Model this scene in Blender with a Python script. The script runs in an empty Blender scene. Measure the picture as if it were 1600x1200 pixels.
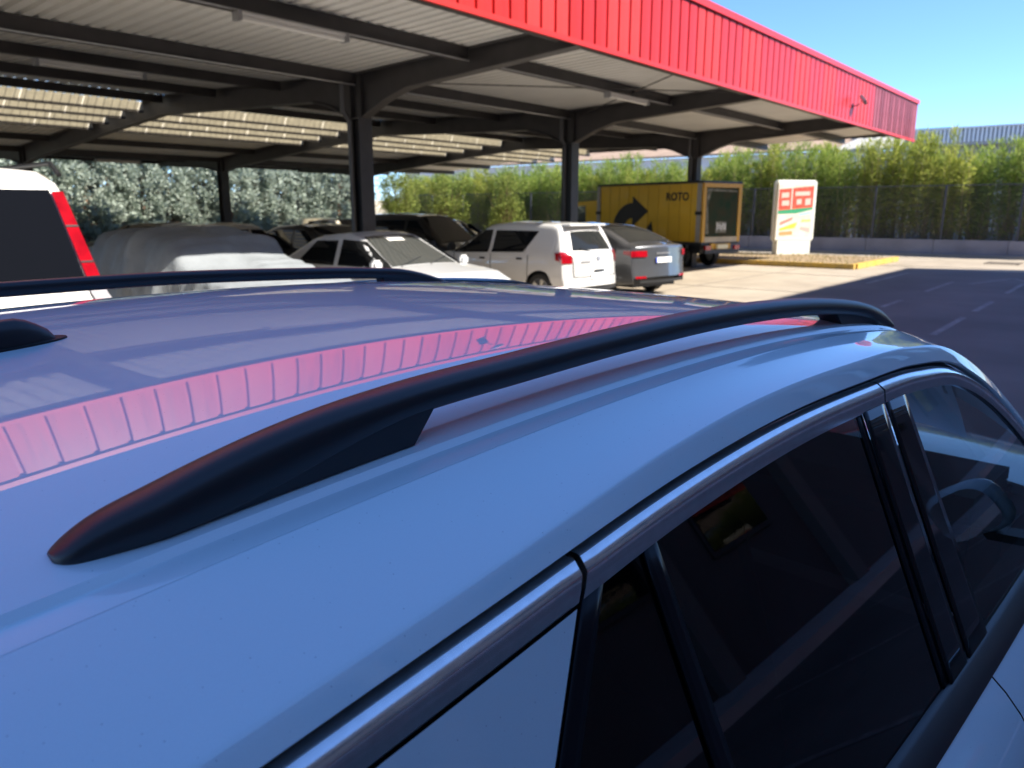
import bpy, bmesh, math, random
import numpy as np
from mathutils import Vector, Matrix

R = math.radians
C = bpy.context.scene.collection
H = 1.73                      # height of the hand-held camera above the ground
PSI = R(-5.5)                 # heading of the near estate car

# ------------------------------------------------------------------ camera
cam_d = bpy.data.cameras.new('camera')
cam = bpy.data.objects.new('camera', cam_d)
C.objects.link(cam)
cam_d.sensor_width = 36
cam_d.lens = 27
cam_d.clip_start = 0.02
cam_d.clip_end = 2000
cam.location = (0, 0, H)
cam.rotation_euler = (R(90 - 12.68), 0, R(39.167 - 90))
cam_d.dof.use_dof = True
cam_d.dof.focus_distance = 1.15
cam_d.dof.aperture_fstop = 6.6
bpy.context.scene.camera = cam

# ------------------------------------------------------------------ light
SUN_EL = R(43.0)
SUN = Vector((0.342 * math.cos(SUN_EL), -0.94 * math.cos(SUN_EL), math.sin(SUN_EL)))
w = bpy.data.worlds.new('World')
bpy.context.scene.world = w
w.use_nodes = True
nt = w.node_tree
bg = nt.nodes['Background']
sky = nt.nodes.new('ShaderNodeTexSky')
sky.sky_type = 'NISHITA'
sky.sun_disc = False
sky.sun_elevation = SUN_EL
sky.sun_rotation = math.atan2(SUN.x, SUN.y)
sky.air_density = 0.8
sky.dust_density = 0.05
sky.ozone_density = 8.0
sky.altitude = 2200
nt.links.new(sky.outputs[0], bg.inputs[0])
bg.inputs[1].default_value = 0.104
sun_d = bpy.data.lights.new('sun', 'SUN')
sun_d.energy = 3.3
sun_d.angle = R(0.53)
sun_d.color = (1.0, 0.93, 0.82)
sun = bpy.data.objects.new('sun', sun_d)
C.objects.link(sun)
sun.rotation_euler = SUN.to_track_quat('Z', 'Y').to_euler()
sun.location = (0, 0, 40)

sc = bpy.context.scene
sc.view_settings.view_transform = 'Standard'
sc.view_settings.look = 'None'
sc.view_settings.exposure = 1.78
sc.view_settings.gamma = 1
sc.view_settings.use_curve_mapping = False

# ------------------------------------------------------------------ materials
MATS = {}
def mat(name, col, rough=0.5, metal=0.0, coat=0.0, noise=0.0, nscale=5.0, bump=0.0, bscale=30.0,
        spec=0.5, col2=None, coat_rough=0.03, trans=0.0, detail=5.0):
    if name in MATS: return MATS[name]
    m = bpy.data.materials.new(name); m.use_nodes = True
    n = m.node_tree; b = n.nodes['Principled BSDF']
    b.inputs['Base Color'].default_value = (*col, 1)
    b.inputs['Roughness'].default_value = rough
    b.inputs['Metallic'].default_value = metal
    b.inputs['Coat Weight'].default_value = coat
    b.inputs['Coat Roughness'].default_value = coat_rough
    b.inputs['Specular IOR Level'].default_value = spec
    b.inputs['Transmission Weight'].default_value = trans
    tc = n.nodes.new('ShaderNodeTexCoord')
    if noise > 0 or col2:
        t = n.nodes.new('ShaderNodeTexNoise'); t.inputs['Scale'].default_value = nscale
        t.inputs['Detail'].default_value = detail
        n.links.new(tc.outputs['Object'], t.inputs['Vector'])
        r = n.nodes.new('ShaderNodeValToRGB')
        c2 = col2 if col2 else tuple(c * (1 - noise) for c in col)
        r.color_ramp.elements[0].position = 0.32; r.color_ramp.elements[1].position = 0.68
        r.color_ramp.elements[0].color = (*c2, 1); r.color_ramp.elements[1].color = (*col, 1)
        n.links.new(t.outputs[0], r.inputs[0]); n.links.new(r.outputs[0], b.inputs['Base Color'])
    if bump > 0:
        t2 = n.nodes.new('ShaderNodeTexNoise'); t2.inputs['Scale'].default_value = bscale
        t2.inputs['Detail'].default_value = 6
        n.links.new(tc.outputs['Object'], t2.inputs['Vector'])
        bp = n.nodes.new('ShaderNodeBump'); bp.inputs['Strength'].default_value = bump
        bp.inputs['Distance'].default_value = 0.02
        n.links.new(t2.outputs[0], bp.inputs['Height']); n.links.new(bp.outputs[0], b.inputs['Normal'])
    MATS[name] = m
    return m

def glass_mat(name, tint, ior=1.5, rough=0.0):
    m = bpy.data.materials.new(name); m.use_nodes = True
    n = m.node_tree; n.nodes.remove(n.nodes['Principled BSDF'])
    out = n.nodes['Material Output']
    tr = n.nodes.new('ShaderNodeBsdfTransparent'); tr.inputs[0].default_value = (*tint, 1)
    gl = n.nodes.new('ShaderNodeBsdfGlossy'); gl.inputs['Roughness'].default_value = rough
    fr = n.nodes.new('ShaderNodeFresnel'); fr.inputs[0].default_value = ior
    mx = n.nodes.new('ShaderNodeMixShader')
    n.links.new(fr.outputs[0], mx.inputs[0]); n.links.new(tr.outputs[0], mx.inputs[1])
    n.links.new(gl.outputs[0], mx.inputs[2]); n.links.new(mx.outputs[0], out.inputs[0])
    MATS[name] = m
    return m

def translucent_mat(name, col, col2=None, w=0.6, nscale=6):
    m = bpy.data.materials.new(name); m.use_nodes = True
    n = m.node_tree; b = n.nodes['Principled BSDF']; out = n.nodes['Material Output']
    b.inputs['Base Color'].default_value = (*col, 1); b.inputs['Roughness'].default_value = 0.55
    b.inputs['Specular IOR Level'].default_value = 0.1
    tl = n.nodes.new('ShaderNodeBsdfTranslucent'); tl.inputs[0].default_value = (*col, 1)
    if col2:
        oi = n.nodes.new('ShaderNodeNewGeometry')
        r = n.nodes.new('ShaderNodeValToRGB')
        r.color_ramp.elements[0].color = (*col, 1); r.color_ramp.elements[1].color = (*col2, 1)
        n.links.new(oi.outputs['Random Per Island'], r.inputs[0])
        n.links.new(r.outputs[0], b.inputs['Base Color']); n.links.new(r.outputs[0], tl.inputs[0])
    mx = n.nodes.new('ShaderNodeMixShader'); mx.inputs[0].default_value = w
    n.links.new(b.outputs[0], mx.inputs[1]); n.links.new(tl.outputs[0], mx.inputs[2])
    n.links.new(mx.outputs[0], out.inputs[0])
    MATS[name] = m
    return m

paint_near = mat('pearl_blue_white_paint', (0.72, 0.87, 0.98), 0.5, 0.08, 1.0, coat_rough=0.004, spec=0.15)
_n = paint_near.node_tree; _b = _n.nodes['Principled BSDF']
_b.inputs['Coat IOR'].default_value = 1.85
_tc = _n.nodes.new('ShaderNodeTexCoord')
# wiped dust: slightly uneven clear-coat gloss, plus fine specks of dirt
_sm = _n.nodes.new('ShaderNodeTexNoise'); _sm.inputs['Scale'].default_value = 4.5; _sm.inputs['Detail'].default_value = 8; _sm.inputs['Distortion'].default_value = 1.2
_mr = _n.nodes.new('ShaderNodeMapRange'); _mr.inputs[1].default_value = .40; _mr.inputs[2].default_value = .72; _mr.inputs[3].default_value = .002; _mr.inputs[4].default_value = .030
_n.links.new(_tc.outputs['Object'], _sm.inputs['Vector']); _n.links.new(_sm.outputs[0], _mr.inputs[0]); _n.links.new(_mr.outputs[0], _b.inputs['Coat Roughness'])
_sp = _n.nodes.new('ShaderNodeTexVoronoi'); _sp.inputs['Scale'].default_value = 75
_sr = _n.nodes.new('ShaderNodeValToRGB'); _sr.color_ramp.elements[0].position = .035; _sr.color_ramp.elements[0].color = (.62, .66, .70, 1)
_sr.color_ramp.elements[1].position = .075; _sr.color_ramp.elements[1].color = (1, 1, 1, 1)
_fl = _n.nodes.new('ShaderNodeTexNoise'); _fl.inputs['Scale'].default_value = 900
_fr = _n.nodes.new('ShaderNodeMapRange'); _fr.inputs[3].default_value = .93; _fr.inputs[4].default_value = 1.03
_m1 = _n.nodes.new('ShaderNodeMixRGB'); _m1.blend_type = 'MULTIPLY'; _m1.inputs[0].default_value = 1; _m1.inputs[1].default_value = (0.74, 0.92, 1.0, 1)
_m2 = _n.nodes.new('ShaderNodeMixRGB'); _m2.blend_type = 'MULTIPLY'; _m2.inputs[0].default_value = 1
_n.links.new(_tc.outputs['Object'], _sp.inputs['Vector']); _n.links.new(_sp.outputs['Distance'], _sr.inputs[0])
_n.links.new(_tc.outputs['Object'], _fl.inputs['Vector']); _n.links.new(_fl.outputs[0], _fr.inputs[0])
_n.links.new(_sr.outputs[0], _m1.inputs[2]); _n.links.new(_m1.outputs[0], _m2.inputs[1]); _n.links.new(_fr.outputs[0], _m2.inputs[2]); _n.links.new(_m2.outputs[0], _b.inputs['Base Color'])
satin_black = mat('satin_black_plastic', (0.012, 0.014, 0.018), 0.40, bump=0.015, bscale=1500, spec=0.62)
gloss_black = mat('gloss_black', (0.008, 0.008, 0.010), 0.04, spec=0.28)
rubber = mat('rubber_seal', (0.010, 0.010, 0.011), 0.6)
chrome = mat('anodised_trim', (0.82, 0.84, 0.86), 0.15, 1.0, bump=0.006, bscale=500, noise=0.12, nscale=60)
glass_near = glass_mat('tinted_side_glass', (0.055, 0.066, 0.07), 1.6)
glass_front = glass_mat('clear_side_glass', (0.36, 0.42, 0.42), 1.52)
frame_black = mat('frame_black', (0.006, 0.007, 0.010), 0.3, spec=0.22)
mirror_m = mat('mirror_glass', (0.8, 0.82, 0.85), 0.0, 1.0)
steel = mat('dark_brown_steel_paint', (0.060, 0.054, 0.054), 0.5, noise=0.3, nscale=3, bump=0.05)
steel_lt = mat('grey_steel_flange', (0.12, 0.112, 0.108), 0.5, noise=0.35, nscale=4)
deck_m = mat('roof_sheet_underside', (0.86, 0.85, 0.82), 0.5, noise=0.10, nscale=1.3)
red_m = mat('red_sheet_paint', (0.60, 0.020, 0.014), 0.42, noise=0.10, nscale=0.8)
_n = red_m.node_tree; _b = _n.nodes['Principled BSDF']
_tc = _n.nodes.new('ShaderNodeTexCoord'); _mp = _n.nodes.new('ShaderNodeMapping'); _mp.inputs['Scale'].default_value = (14, 14, .8)
_ns = _n.nodes.new('ShaderNodeTexNoise'); _ns.inputs['Scale'].default_value = 1.6; _ns.inputs['Detail'].default_value = 6
_oi = _n.nodes.new('ShaderNodeObjectInfo'); _ad = _n.nodes.new('ShaderNodeVectorMath'); _ad.operation = 'ADD'
_n.links.new(_tc.outputs['Object'], _ad.inputs[0]); _n.links.new(_oi.outputs['Location'], _ad.inputs[1]); _n.links.new(_ad.outputs[0], _mp.inputs[0]); _n.links.new(_mp.outputs[0], _ns.inputs['Vector'])
_r = _n.nodes.new('ShaderNodeValToRGB'); _r.color_ramp.elements[0].position = .34; _r.color_ramp.elements[0].color = (.70, .62, .62, 1); _r.color_ramp.elements[1].position = .55; _r.color_ramp.elements[1].color = (1, 1, 1, 1)
_mx = _n.nodes.new('ShaderNodeMixRGB'); _mx.blend_type = 'MULTIPLY'; _mx.inputs[0].default_value = .8
_src = _b.inputs['Base Color'].links[0].from_socket
_n.links.new(_ns.outputs[0], _r.inputs[0]); _n.links.new(_src, _mx.inputs[1]); _n.links.new(_r.outputs[0], _mx.inputs[2]); _n.links.new(_mx.outputs[0], _b.inputs['Base Color'])
red_trim = mat('red_trim_paint', (0.62, 0.028, 0.022), 0.4, noise=0.08, nscale=2)
maroon_m = mat('faded_maroon_sheet', (0.24, 0.030, 0.035), 0.5, col2=(0.17, 0.018, 0.018), nscale=1.6)
maroon_b = mat('chalky_maroon_sheet', (0.30, 0.062, 0.085), 0.55, col2=(0.24, 0.040, 0.055), nscale=2.6)
zinc = mat('galvanised_steel', (0.42, 0.42, 0.43), 0.4, 0.6, noise=0.2, nscale=8)
white_pl = mat('white_enamel', (0.78, 0.77, 0.74), 0.35, noise=0.05, nscale=5)

# ------------------------------------------------------------------ helpers
def mesh(name, verts, faces, smooth=False, auto=None):
    me = bpy.data.meshes.new(name)
    me.from_pydata([tuple(map(float, v)) for v in verts], [], [tuple(map(int, f)) for f in faces])
    me.update()
    if smooth:
        me.shade_smooth()
        if auto: me.set_sharp_from_angle(angle=R(auto))
    return me

def link(name, me, m=None, parent=None, loc=None, rot=None):
    o = bpy.data.objects.new(name, me)
    C.objects.link(o)
    if m is not None and me is not None and len(me.materials) == 0: me.materials.append(m)
    if parent is not None: o.parent = parent
    if loc is not None: o.location = loc
    if rot is not None: o.rotation_euler = rot
    return o

def tag(o, label=None, cat=None, group=None, kind=None):
    if label: o['label'] = label
    if cat: o['category'] = cat
    if group: o['group'] = group
    if kind: o['kind'] = kind
    return o

def empty(name, loc, rz=0.0, label=None, cat=None, group=None):
    o = bpy.data.objects.new(name, None)
    C.objects.link(o); o.location = loc; o.rotation_euler = (0, 0, rz)
    o.empty_display_size = 0.2
    return tag(o, label, cat, group)

def copy_tree(o, parent=None):
    c = o.copy(); C.objects.link(c); c.parent = parent
    for ch in list(o.children): copy_tree(ch, c)
    return c

class MB:
    def __init__(s): s.v = []; s.f = []
    def add(s, vs, fs):
        n = len(s.v); s.v += [tuple(x) for x in vs]; s.f += [tuple(i + n for i in f) for f in fs]
        return s
    def box(s, x0, x1, y0, y1, z0, z1):
        vs = [(x0, y0, z0), (x1, y0, z0), (x1, y1, z0), (x0, y1, z0), (x0, y0, z1), (x1, y0, z1), (x1, y1, z1), (x0, y1, z1)]
        return s.add(vs, [(0, 3, 2, 1), (4, 5, 6, 7), (0, 1, 5, 4), (1, 2, 6, 5), (2, 3, 7, 6), (3, 0, 4, 7)])
    def bevbox(s, x0, x1, y0, y1, z0, z1, b):
        bm = bmesh.new()
        bmesh.ops.create_cube(bm, size=1)
        for v in bm.verts:
            v.co = Vector(((x0 + x1) / 2 + v.co.x * (x1 - x0), (y0 + y1) / 2 + v.co.y * (y1 - y0), (z0 + z1) / 2 + v.co.z * (z1 - z0)))
        bmesh.ops.bevel(bm, geom=bm.edges[:] , offset=b, segments=2, affect='EDGES')
        bm.verts.index_update()
        s.add([v.co[:] for v in bm.verts], [tuple(v.index for v in f.verts) for f in bm.faces]); bm.free()
        return s
    def tube(s, pts, r, n=8, cap=True):
        pts = [Vector(p) for p in pts]; rs = r if isinstance(r, (list, tuple)) else [r] * len(pts)
        vs = []; fs = []
        for i, p in enumerate(pts):
            d = (pts[min(i + 1, len(pts) - 1)] - pts[max(i - 1, 0)]).normalized()
            a = Vector((0, 0, 1)) if abs(d.z) < 0.9 else Vector((1, 0, 0))
            u = d.cross(a).normalized(); v = d.cross(u)
            for k in range(n):
                t = 2 * math.pi * k / n
                vs.append(p + (u * math.cos(t) + v * math.sin(t)) * rs[i])
        for i in range(len(pts) - 1):
            for k in range(n):
                fs.append((i * n + k, i * n + (k + 1) % n, (i + 1) * n + (k + 1) % n, (i + 1) * n + k))
        if cap:
            fs.append(tuple(range(n))[::-1]); fs.append(tuple((len(pts) - 1) * n + k for k in range(n)))
        return s.add(vs, fs)
    def prism(s, poly, axis, a, b):
        # poly: 2D points; axis 'x': poly=(y,z), 'y': poly=(x,z), 'z': poly=(x,y)
        def P(p, t):
            return {'x': (t, p[0], p[1]), 'y': (p[0], t, p[1]), 'z': (p[0], p[1], t)}[axis]
        n = len(poly)
        vs = [P(p, a) for p in poly] + [P(p, b) for p in poly]
        fs = [tuple(range(n)), tuple(range(n, 2 * n))[::-1]] + [(i, n + i, n + (i + 1) % n, (i + 1) % n) for i in range(n)]
        return s.add(vs, fs)
    def grid(s, rows, close=False):
        # rows: list of equal-length point lists
        n = len(rows[0]); vs = [p for r in rows for p in r]; fs = []
        for i in range(len(rows) - 1):
            for j in range(n - 1 + (1 if close else 0)):
                fs.append((i * n + j, i * n + (j + 1) % n, (i + 1) * n + (j + 1) % n, (i + 1) * n + j))
        return s.add(vs, fs)
    def mesh(s, name, smooth=False, auto=35):
        me = mesh(name, s.v, s.f)
        bm = bmesh.new(); bm.from_mesh(me); bmesh.ops.recalc_face_normals(bm, faces=bm.faces[:]); bm.to_mesh(me); bm.free()
        if smooth:
            me.shade_smooth()
            if auto: me.set_sharp_from_angle(angle=R(auto))
        return me
    def build(s, name, m, parent=None, loc=None, rot=None, smooth=False, auto=35):
        return link(name, s.mesh(name, smooth, auto), m, parent, loc, rot)

def interp(knots, x):
    """smooth (pchip-like cubic) interpolation through (x, y) knots, linear outside"""
    xs = [k[0] for k in knots]; ys = [k[1] for k in knots]
    n = len(xs)
    h = [xs[i + 1] - xs[i] for i in range(n - 1)]
    d = [(ys[i + 1] - ys[i]) / h[i] for i in range(n - 1)]
    m = [d[0]] + [(d[i - 1] * h[i] + d[i] * h[i - 1]) / (h[i] + h[i - 1]) for i in range(1, n - 1)] + [d[-1]]
    if x <= xs[0]: return ys[0] + m[0] * (x - xs[0])
    if x >= xs[-1]: return ys[-1] + m[-1] * (x - xs[-1])
    i = 0
    while x > xs[i + 1]: i += 1
    t = (x - xs[i]) / h[i]; t2 = t * t; t3 = t2 * t
    return (2 * t3 - 3 * t2 + 1) * ys[i] + (t3 - 2 * t2 + t) * h[i] * m[i] + (-2 * t3 + 3 * t2) * ys[i + 1] + (t3 - t2) * h[i] * m[i + 1]

def lin(knots, x):
    return float(np.interp(x, [k[0] for k in knots], [k[1] for k in knots]))

# ================================================================== GROUND
def ground_material():
    m = bpy.data.materials.new('worn_concrete_ground'); m.use_nodes = True
    n = m.node_tree; b = n.nodes['Principled BSDF']; L = n.links
    tc = n.nodes.new('ShaderNodeTexCoord')
    def noise(sc, det=6):
        t = n.nodes.new('ShaderNodeTexNoise'); t.inputs['Scale'].default_value = sc; t.inputs['Detail'].default_value = det
        L.new(tc.outputs['Object'], t.inputs['Vector']); return t
    a = noise(0.25); f = noise(40); s = noise(1.7)
    r = n.nodes.new('ShaderNodeValToRGB')
    r.color_ramp.elements[0].position = 0.3; r.color_ramp.elements[0].color = (0.36, 0.30, 0.225, 1)
    r.color_ramp.elements[1].position = 0.7; r.color_ramp.elements[1].color = (0.47, 0.405, 0.315, 1)
    L.new(a.outputs[0], r.inputs[0])
    r2 = n.nodes.new('ShaderNodeValToRGB')
    r2.color_ramp.elements[0].position = 0.35; r2.color_ramp.elements[0].color = (0.86, 0.86, 0.86, 1)
    r2.color_ramp.elements[1].position = 0.6; r2.color_ramp.elements[1].color = (1, 1, 1, 1)
    L.new(s.outputs[0], r2.inputs[0])
    mx = n.nodes.new('ShaderNodeMixRGB'); mx.blend_type = 'MULTIPLY'; mx.inputs[0].default_value = 1
    L.new(r.outputs[0], mx.inputs[1]); L.new(r2.outputs[0], mx.inputs[2])
    r3 = n.nodes.new('ShaderNodeValToRGB')
    r3.color_ramp.elements[0].position = 0.3; r3.color_ramp.elements[0].color = (0.8, 0.8, 0.8, 1)
    r3.color_ramp.elements[1].position = 0.7; r3.color_ramp.elements[1].color = (1.1, 1.1, 1.1, 1)
    L.new(f.outputs[0], r3.inputs[0])
    mx2 = n.nodes.new('ShaderNodeMixRGB'); mx2.blend_type = 'MULTIPLY'; mx2.inputs[0].default_value = 1
    L.new(mx.outputs[0], mx2.inputs[1]); L.new(r3.outputs[0], mx2.inputs[2])
    L.new(mx2.outputs[0], b.inputs['Base Color']); b.inputs['Roughness'].default_value = 0.85
    bp = n.nodes.new('ShaderNodeBump'); bp.inputs['Strength'].default_value = 0.25; bp.inputs['Distance'].default_value = 0.01
    L.new(f.outputs[0], bp.inputs['Height']); L.new(bp.outputs[0], b.inputs['Normal'])
    return m
ground_m = ground_material()
shaded_asphalt_m = mat('shade_darkened_asphalt', (0.168, 0.155, 0.150), 0.85, col2=(0.112, 0.102, 0.100), nscale=.55, bump=0.3, bscale=60)
g = MB(); g.add([(-600, -600, 0), (600, -600, 0), (600, 600, 0), (-600, 600, 0)], [(0, 1, 2, 3)])
tag(g.build('ground', ground_m), kind='structure')
# lane in front of the carport, its asphalt darkened to paint in the cast shadow
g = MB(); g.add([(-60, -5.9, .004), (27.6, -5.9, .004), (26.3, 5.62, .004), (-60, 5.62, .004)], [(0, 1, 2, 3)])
tag(g.build('shaded_lane', shaded_asphalt_m), kind='structure')
line_m = mat('worn_white_line_paint', (0.30, 0.29, 0.29), 0.7, col2=(0.13, 0.12, 0.125), nscale=7)
g = MB()
def strip(x0, y0, x1, y1, wd):
    d = Vector((x1 - x0, y1 - y0, 0)).normalized(); nn = Vector((-d.y, d.x, 0)) * wd / 2
    a = Vector((x0, y0, .008)); b = Vector((x1, y1, .008))
    g.add([a - nn, b - nn, b + nn, a + nn], [(0, 1, 2, 3)])
for x0, x1, y in [(15.3, 16.7, 3.64), (18.9, 21.9, 3.64), (20.2, 24.4, 5.2), (19.5, 22.4, 2.2), (12, 13.4, 3.64), (8.5, 10, 3.64), (5, 6.5, 3.64),
                  (12.2, 14.6, 2.2), (15.6, 17.6, 2.2)]:
    strip(x0, y, x1, y, 0.10)
strip(21.6, 3.2, 24.0, 2.6, 0.12); strip(24.0, 2.6, 22.6, 2.0, .12)
for k in range(14):
    strip(-13 + 2.5 * k, -1.9, -13 + 2.5 * k - 0.4, -5.4, 0.10)
strip(-20, -3.3 + 1.4, 24, -3.3 + 1.4, 0.09)
tag(g.build('lane_markings', line_m), kind='structure')

# expansion joints and a drain grating in the sunlit concrete
jm = mat('joint_filler', (.16, .14, .12), .9)
g = MB()
for yy in (8.2, 11.2, 16.5, 20.5): g.box(-20, 34.0, yy - .012, yy + .012, .0, .005)
for xx in range(-18, 34, 5): g.box(xx - .012, xx + .012, 5.64, 36, .0, .006)
g.box(27.61, 27.64, -6, 36, 0, .007)
tag(g.build('ground_joints', jm), kind='structure')
dr = MB()
for k in range(9): dr.box(30.3, 31.5, 3.25 + k * .1, 3.31 + k * .1, .0, .02)
dr.box(30.25, 31.55, 3.18, 3.23, 0, .025); dr.box(30.25, 31.55, 4.13, 4.18, 0, .025)
tag(dr.build('drain_grating', mat('rusty_grating', (.12, .10, .08), .7)), 'flat rusty drain grating in the paving near the concrete wall', 'drain grating')

# ================================================================== NEAR CAR
P2 = [-0.2519, 0.0863, -0.0201, 0.0743, -0.0185, -0.1235, -0.0111, -0.04, -0.002]
VC = 1.37
def S0(u, v):
    t = v - VC
    return P2[0] + P2[1]*u + P2[2]*u*u + P2[3]*t + P2[4]*t*t + P2[5]*t**4 + P2[6]*u**3 + P2[7]*u*t + P2[8]*u*t*t
def uh(v): return 2.15 - .15 * ((v - VC) / .7) ** 2
def S(u, v): return S0(u, v) - .4 * max(0, u - uh(v)) ** 2
GTK = [(-1.1, -.66), (-.9, -.60), (-.3, -.485), (.2, -.405), (.5, -.3665), (.8, -.330), (1.1, -.3095), (1.45, -.307), (1.75, -.316), (2.0, -.350), (2.2, -.430), (2.4, -.565), (2.66, -.80)]
def GT(u): return interp(GTK, u)
def CT(u): return GT(u) - .014
def GL(u): return GT(u) - .055
def vs(u, ww, off=0): return .50 + .4255 * (ww + .36) + .012 * (u - 1.1) ** 2 - off

wagon = empty('estate_car', (0, 0, 0), PSI,
              'pearl white estate car in the foreground with black roof rails and chrome window trim', 'car')
def W3(u, v, ww): return (u, v, ww + H)
def far(pt):          # mirrored copy of a near-side point on the far flank
    return (pt[0], 2 * VC - pt[1], pt[2] + .035)

US = list(np.linspace(-.95, 2.3, 90))
# roof skin
rows = []
VV = list(np.linspace(.70, 2.14, 49))
for i in range(91):
    t = i / 90
    rows.append([W3(-.95 + t * (uh(v) + .95), v, S0(-.95 + t * (uh(v) + .95), v)) for v in VV])
MB().grid(rows).build('roof_skin', paint_near, wagon, smooth=True, auto=None)
# near side rail channel, brazed seam and cant rail
def ring(u):
    gw = GT(u); gv = vs(u, gw, .012)
    k_ = min(1, max(0, (u - .3) / .8)); k_ = k_ * k_ * (3 - 2 * k_)
    ew = gw + .022 + .011 * k_; ev = gv + .022
    def Sx(v): return S(u, v)
    c = .655
    pts = [(.70, Sx(.70)), (.697, Sx(.70) - .0035), (.693, Sx(.69) - .0056), (.685, Sx(.685) - .0050), (.672, Sx(.672) - .0028), (.662, Sx(.662) - .0010),
           (c + .0009, Sx(c)), (c + .0003, Sx(c) - .0016), (c - .0003, Sx(c) - .0016), (c - .0009, Sx(c) - .0001)]
    a = (c - .005, Sx(c - .005))
    sl = (Sx(.67) - Sx(.65)) / .02
    for k in range(0, 11):
        t = k / 10
        p0, p1 = a, (ev, ew)
        L_ = p0[0] - p1[0]
        m0 = -sl * L_ * 1.0; m1 = (p1[1] - p0[1]) * 1.25
        hh = (2*t**3-3*t*t+1)*p0[1] + (t**3-2*t*t+t)*m0 + (-2*t**3+3*t*t)*p1[1] + (t**3-t*t)*m1
        pts.append((p0[0] + (p1[0]-p0[0]) * t, hh))
    e = pts[-1]
    dv, dw = gv - e[0], gw - e[1]
    for t, q in ((.10, .06), (.25, .19), (.5, .45), (.8, .78), (.93, .92)):
        pts.append((e[0] + dv * t, e[1] + dw * q))
    pts += [(gv, gw), (gv + .004, gw - .004), (gv + .022, gw - .004)]
    return [W3(u, p[0], p[1]) for p in pts]
UR = list(np.linspace(-.95, 2.0, 84)) + list(np.linspace(2.02, 2.66, 30))
MB().grid([ring(u) for u in UR]).build('cant_rail', paint_near, wagon, smooth=True, auto=22)
MB().grid([[far(p) for p in ring(u)] for u in UR]).build('cant_rail', paint_near, wagon, smooth=True, auto=22)

def line(fu, off, dv=0.0, dw=0.0):
    return lambda u: W3(u, vs(u, fu(u) + dw, off) + dv, fu(u) + dw)
def side_strip(name, m, us, offs, mirror=True, smooth=True, auto=40, label=None):
    """offs = list of (w-function, outward offset); one mesh per flank"""
    rows = [[W3(u, vs(u, f(u), o), f(u)) for f, o in offs] for u in us]
    ob = MB().grid(rows).build(name, m, wagon, smooth=smooth, auto=auto)
    if label: ob['label'] = label
    if mirror: MB().grid([[far(p) for p in r] for r in rows]).build(name, m, wagon, smooth=smooth, auto=auto)
    return ob
SE = [u for u in UR]
side_strip('door_seal', rubber, SE, [(GT, -.025), (lambda u: GT(u) - .008, -.014), (lambda u: CT(u) - .004, -.012)])
# bright trim: three mouldings (quarter, rear door, front door)
def trim(u0, u1, name='window_trim', slant0=0.0, slant1=0.0, tip=False):
    us = np.linspace(u0, u1, 46)
    prof = [(0.0, -.012), (.0, .002), (.0015, .0065), (.0115, .0145), (.0135, .0145), (.027, .0105), (.0395, .0055), (.041, .002), (.041, -.01)]
    rows = []
    for i, u in enumerate(us):
        t = i / (len(us) - 1)
        row = []
        for dw, o in prof:
            uu = u + (slant0 * (1 - t) + slant1 * t) * dw / .041
            ww = CT(uu) - dw
            row.append(W3(uu, vs(uu, ww, o), ww))
        rows.append(row)
    m = MB().grid(rows)
    n = len(prof)
    m.add(rows[0], [tuple(range(n))]); m.add(rows[-1], [tuple(range(n))])
    m.build(name, chrome, wagon, smooth=True, auto=28)
    m2 = MB().grid([[far(p) for p in r] for r in rows]); m2.build(name, chrome, wagon, smooth=True, auto=28)
trim(-.75, .596, slant1=-.012)
trim(.606, 1.512, slant0=-.014, slant1=.006)
trim(1.520, 2.60, slant0=.004)

# glass + pillars : surface patches on the flank between (w) bounds
WB = -.828
def patch(name, m, ul, ur, wt, wb, off, nu=24, nw=10, thick=0.0, mirror=True, smooth=True, label=None):
    """ul/ur: functions of w giving u limits; wt: function of u; wb: number or function"""
    rows = []
    for i in range(nu + 1):
        s = i / nu; row = []
        for j in range(nw + 1):
            t = j / nw
            u = 0; ww = -.6
            u = ul(ww) * (1 - s) + ur(ww) * s
            for _ in range(6):
                top = wt(u); bot = wb(u) if callable(wb) else wb
                ww = top * (1 - t) + bot * t
                u = ul(ww) * (1 - s) + ur(ww) * s
            row.append(W3(u, vs(u, ww, off), ww))
        rows.append(row)
    b = MB().grid(rows)
    ob = b.build(name, m, wagon, smooth=smooth, auto=None)
    if label: ob['label'] = label
    if thick:
        md = ob.modifiers.new('thickness', 'SOLIDIFY'); md.thickness = thick; md.offset = 0
    if mirror:
        o2 = MB().grid([[far(p) for p in r] for r in rows]).build(name, m, wagon, smooth=smooth, auto=None)
        if thick:
            md = o2.modifiers.new('thickness', 'SOLIDIFY'); md.thickness = thick; md.offset = 0
    return ob
def rear_edge(o):      # slanting rear edge of the rear door, curving round the wheel arch
    return lambda ww: o + (ww + .41) * (.74 + .25 * (ww + .41) ** 1 * -1)
RE = lambda ww: .594 + .76 * (ww + .406)
patch('door_frame', frame_black, RE, lambda w_: RE(w_) + .034, lambda u: GL(u) + .004, WB, .003, thick=.004, nu=3)
patch('quarter_glass', glass_near, lambda w_: RE(w_) + .034, lambda w_: .712 + (-.41 - w_) * .055, lambda u: GL(u) + .004, WB, -.001)
patch('door_frame', frame_black, lambda w_: .712 + (-.41 - w_) * .055, lambda w_: .740 + (-.41 - w_) * .075, lambda u: GL(u) + .004, WB, .003, nu=3, thick=.004)
patch('door_glass', glass_near, lambda w_: .740 + (-.41 - w_) * .075, lambda w_: 1.392, lambda u: GL(u) + .004, WB, -.001)
patch('door_frame', frame_black, lambda w_: 1.388, lambda w_: 1.412 - .004 * (w_ + .4), lambda u: GL(u) + .004, WB, .001, nu=2, thick=.003)
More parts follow.
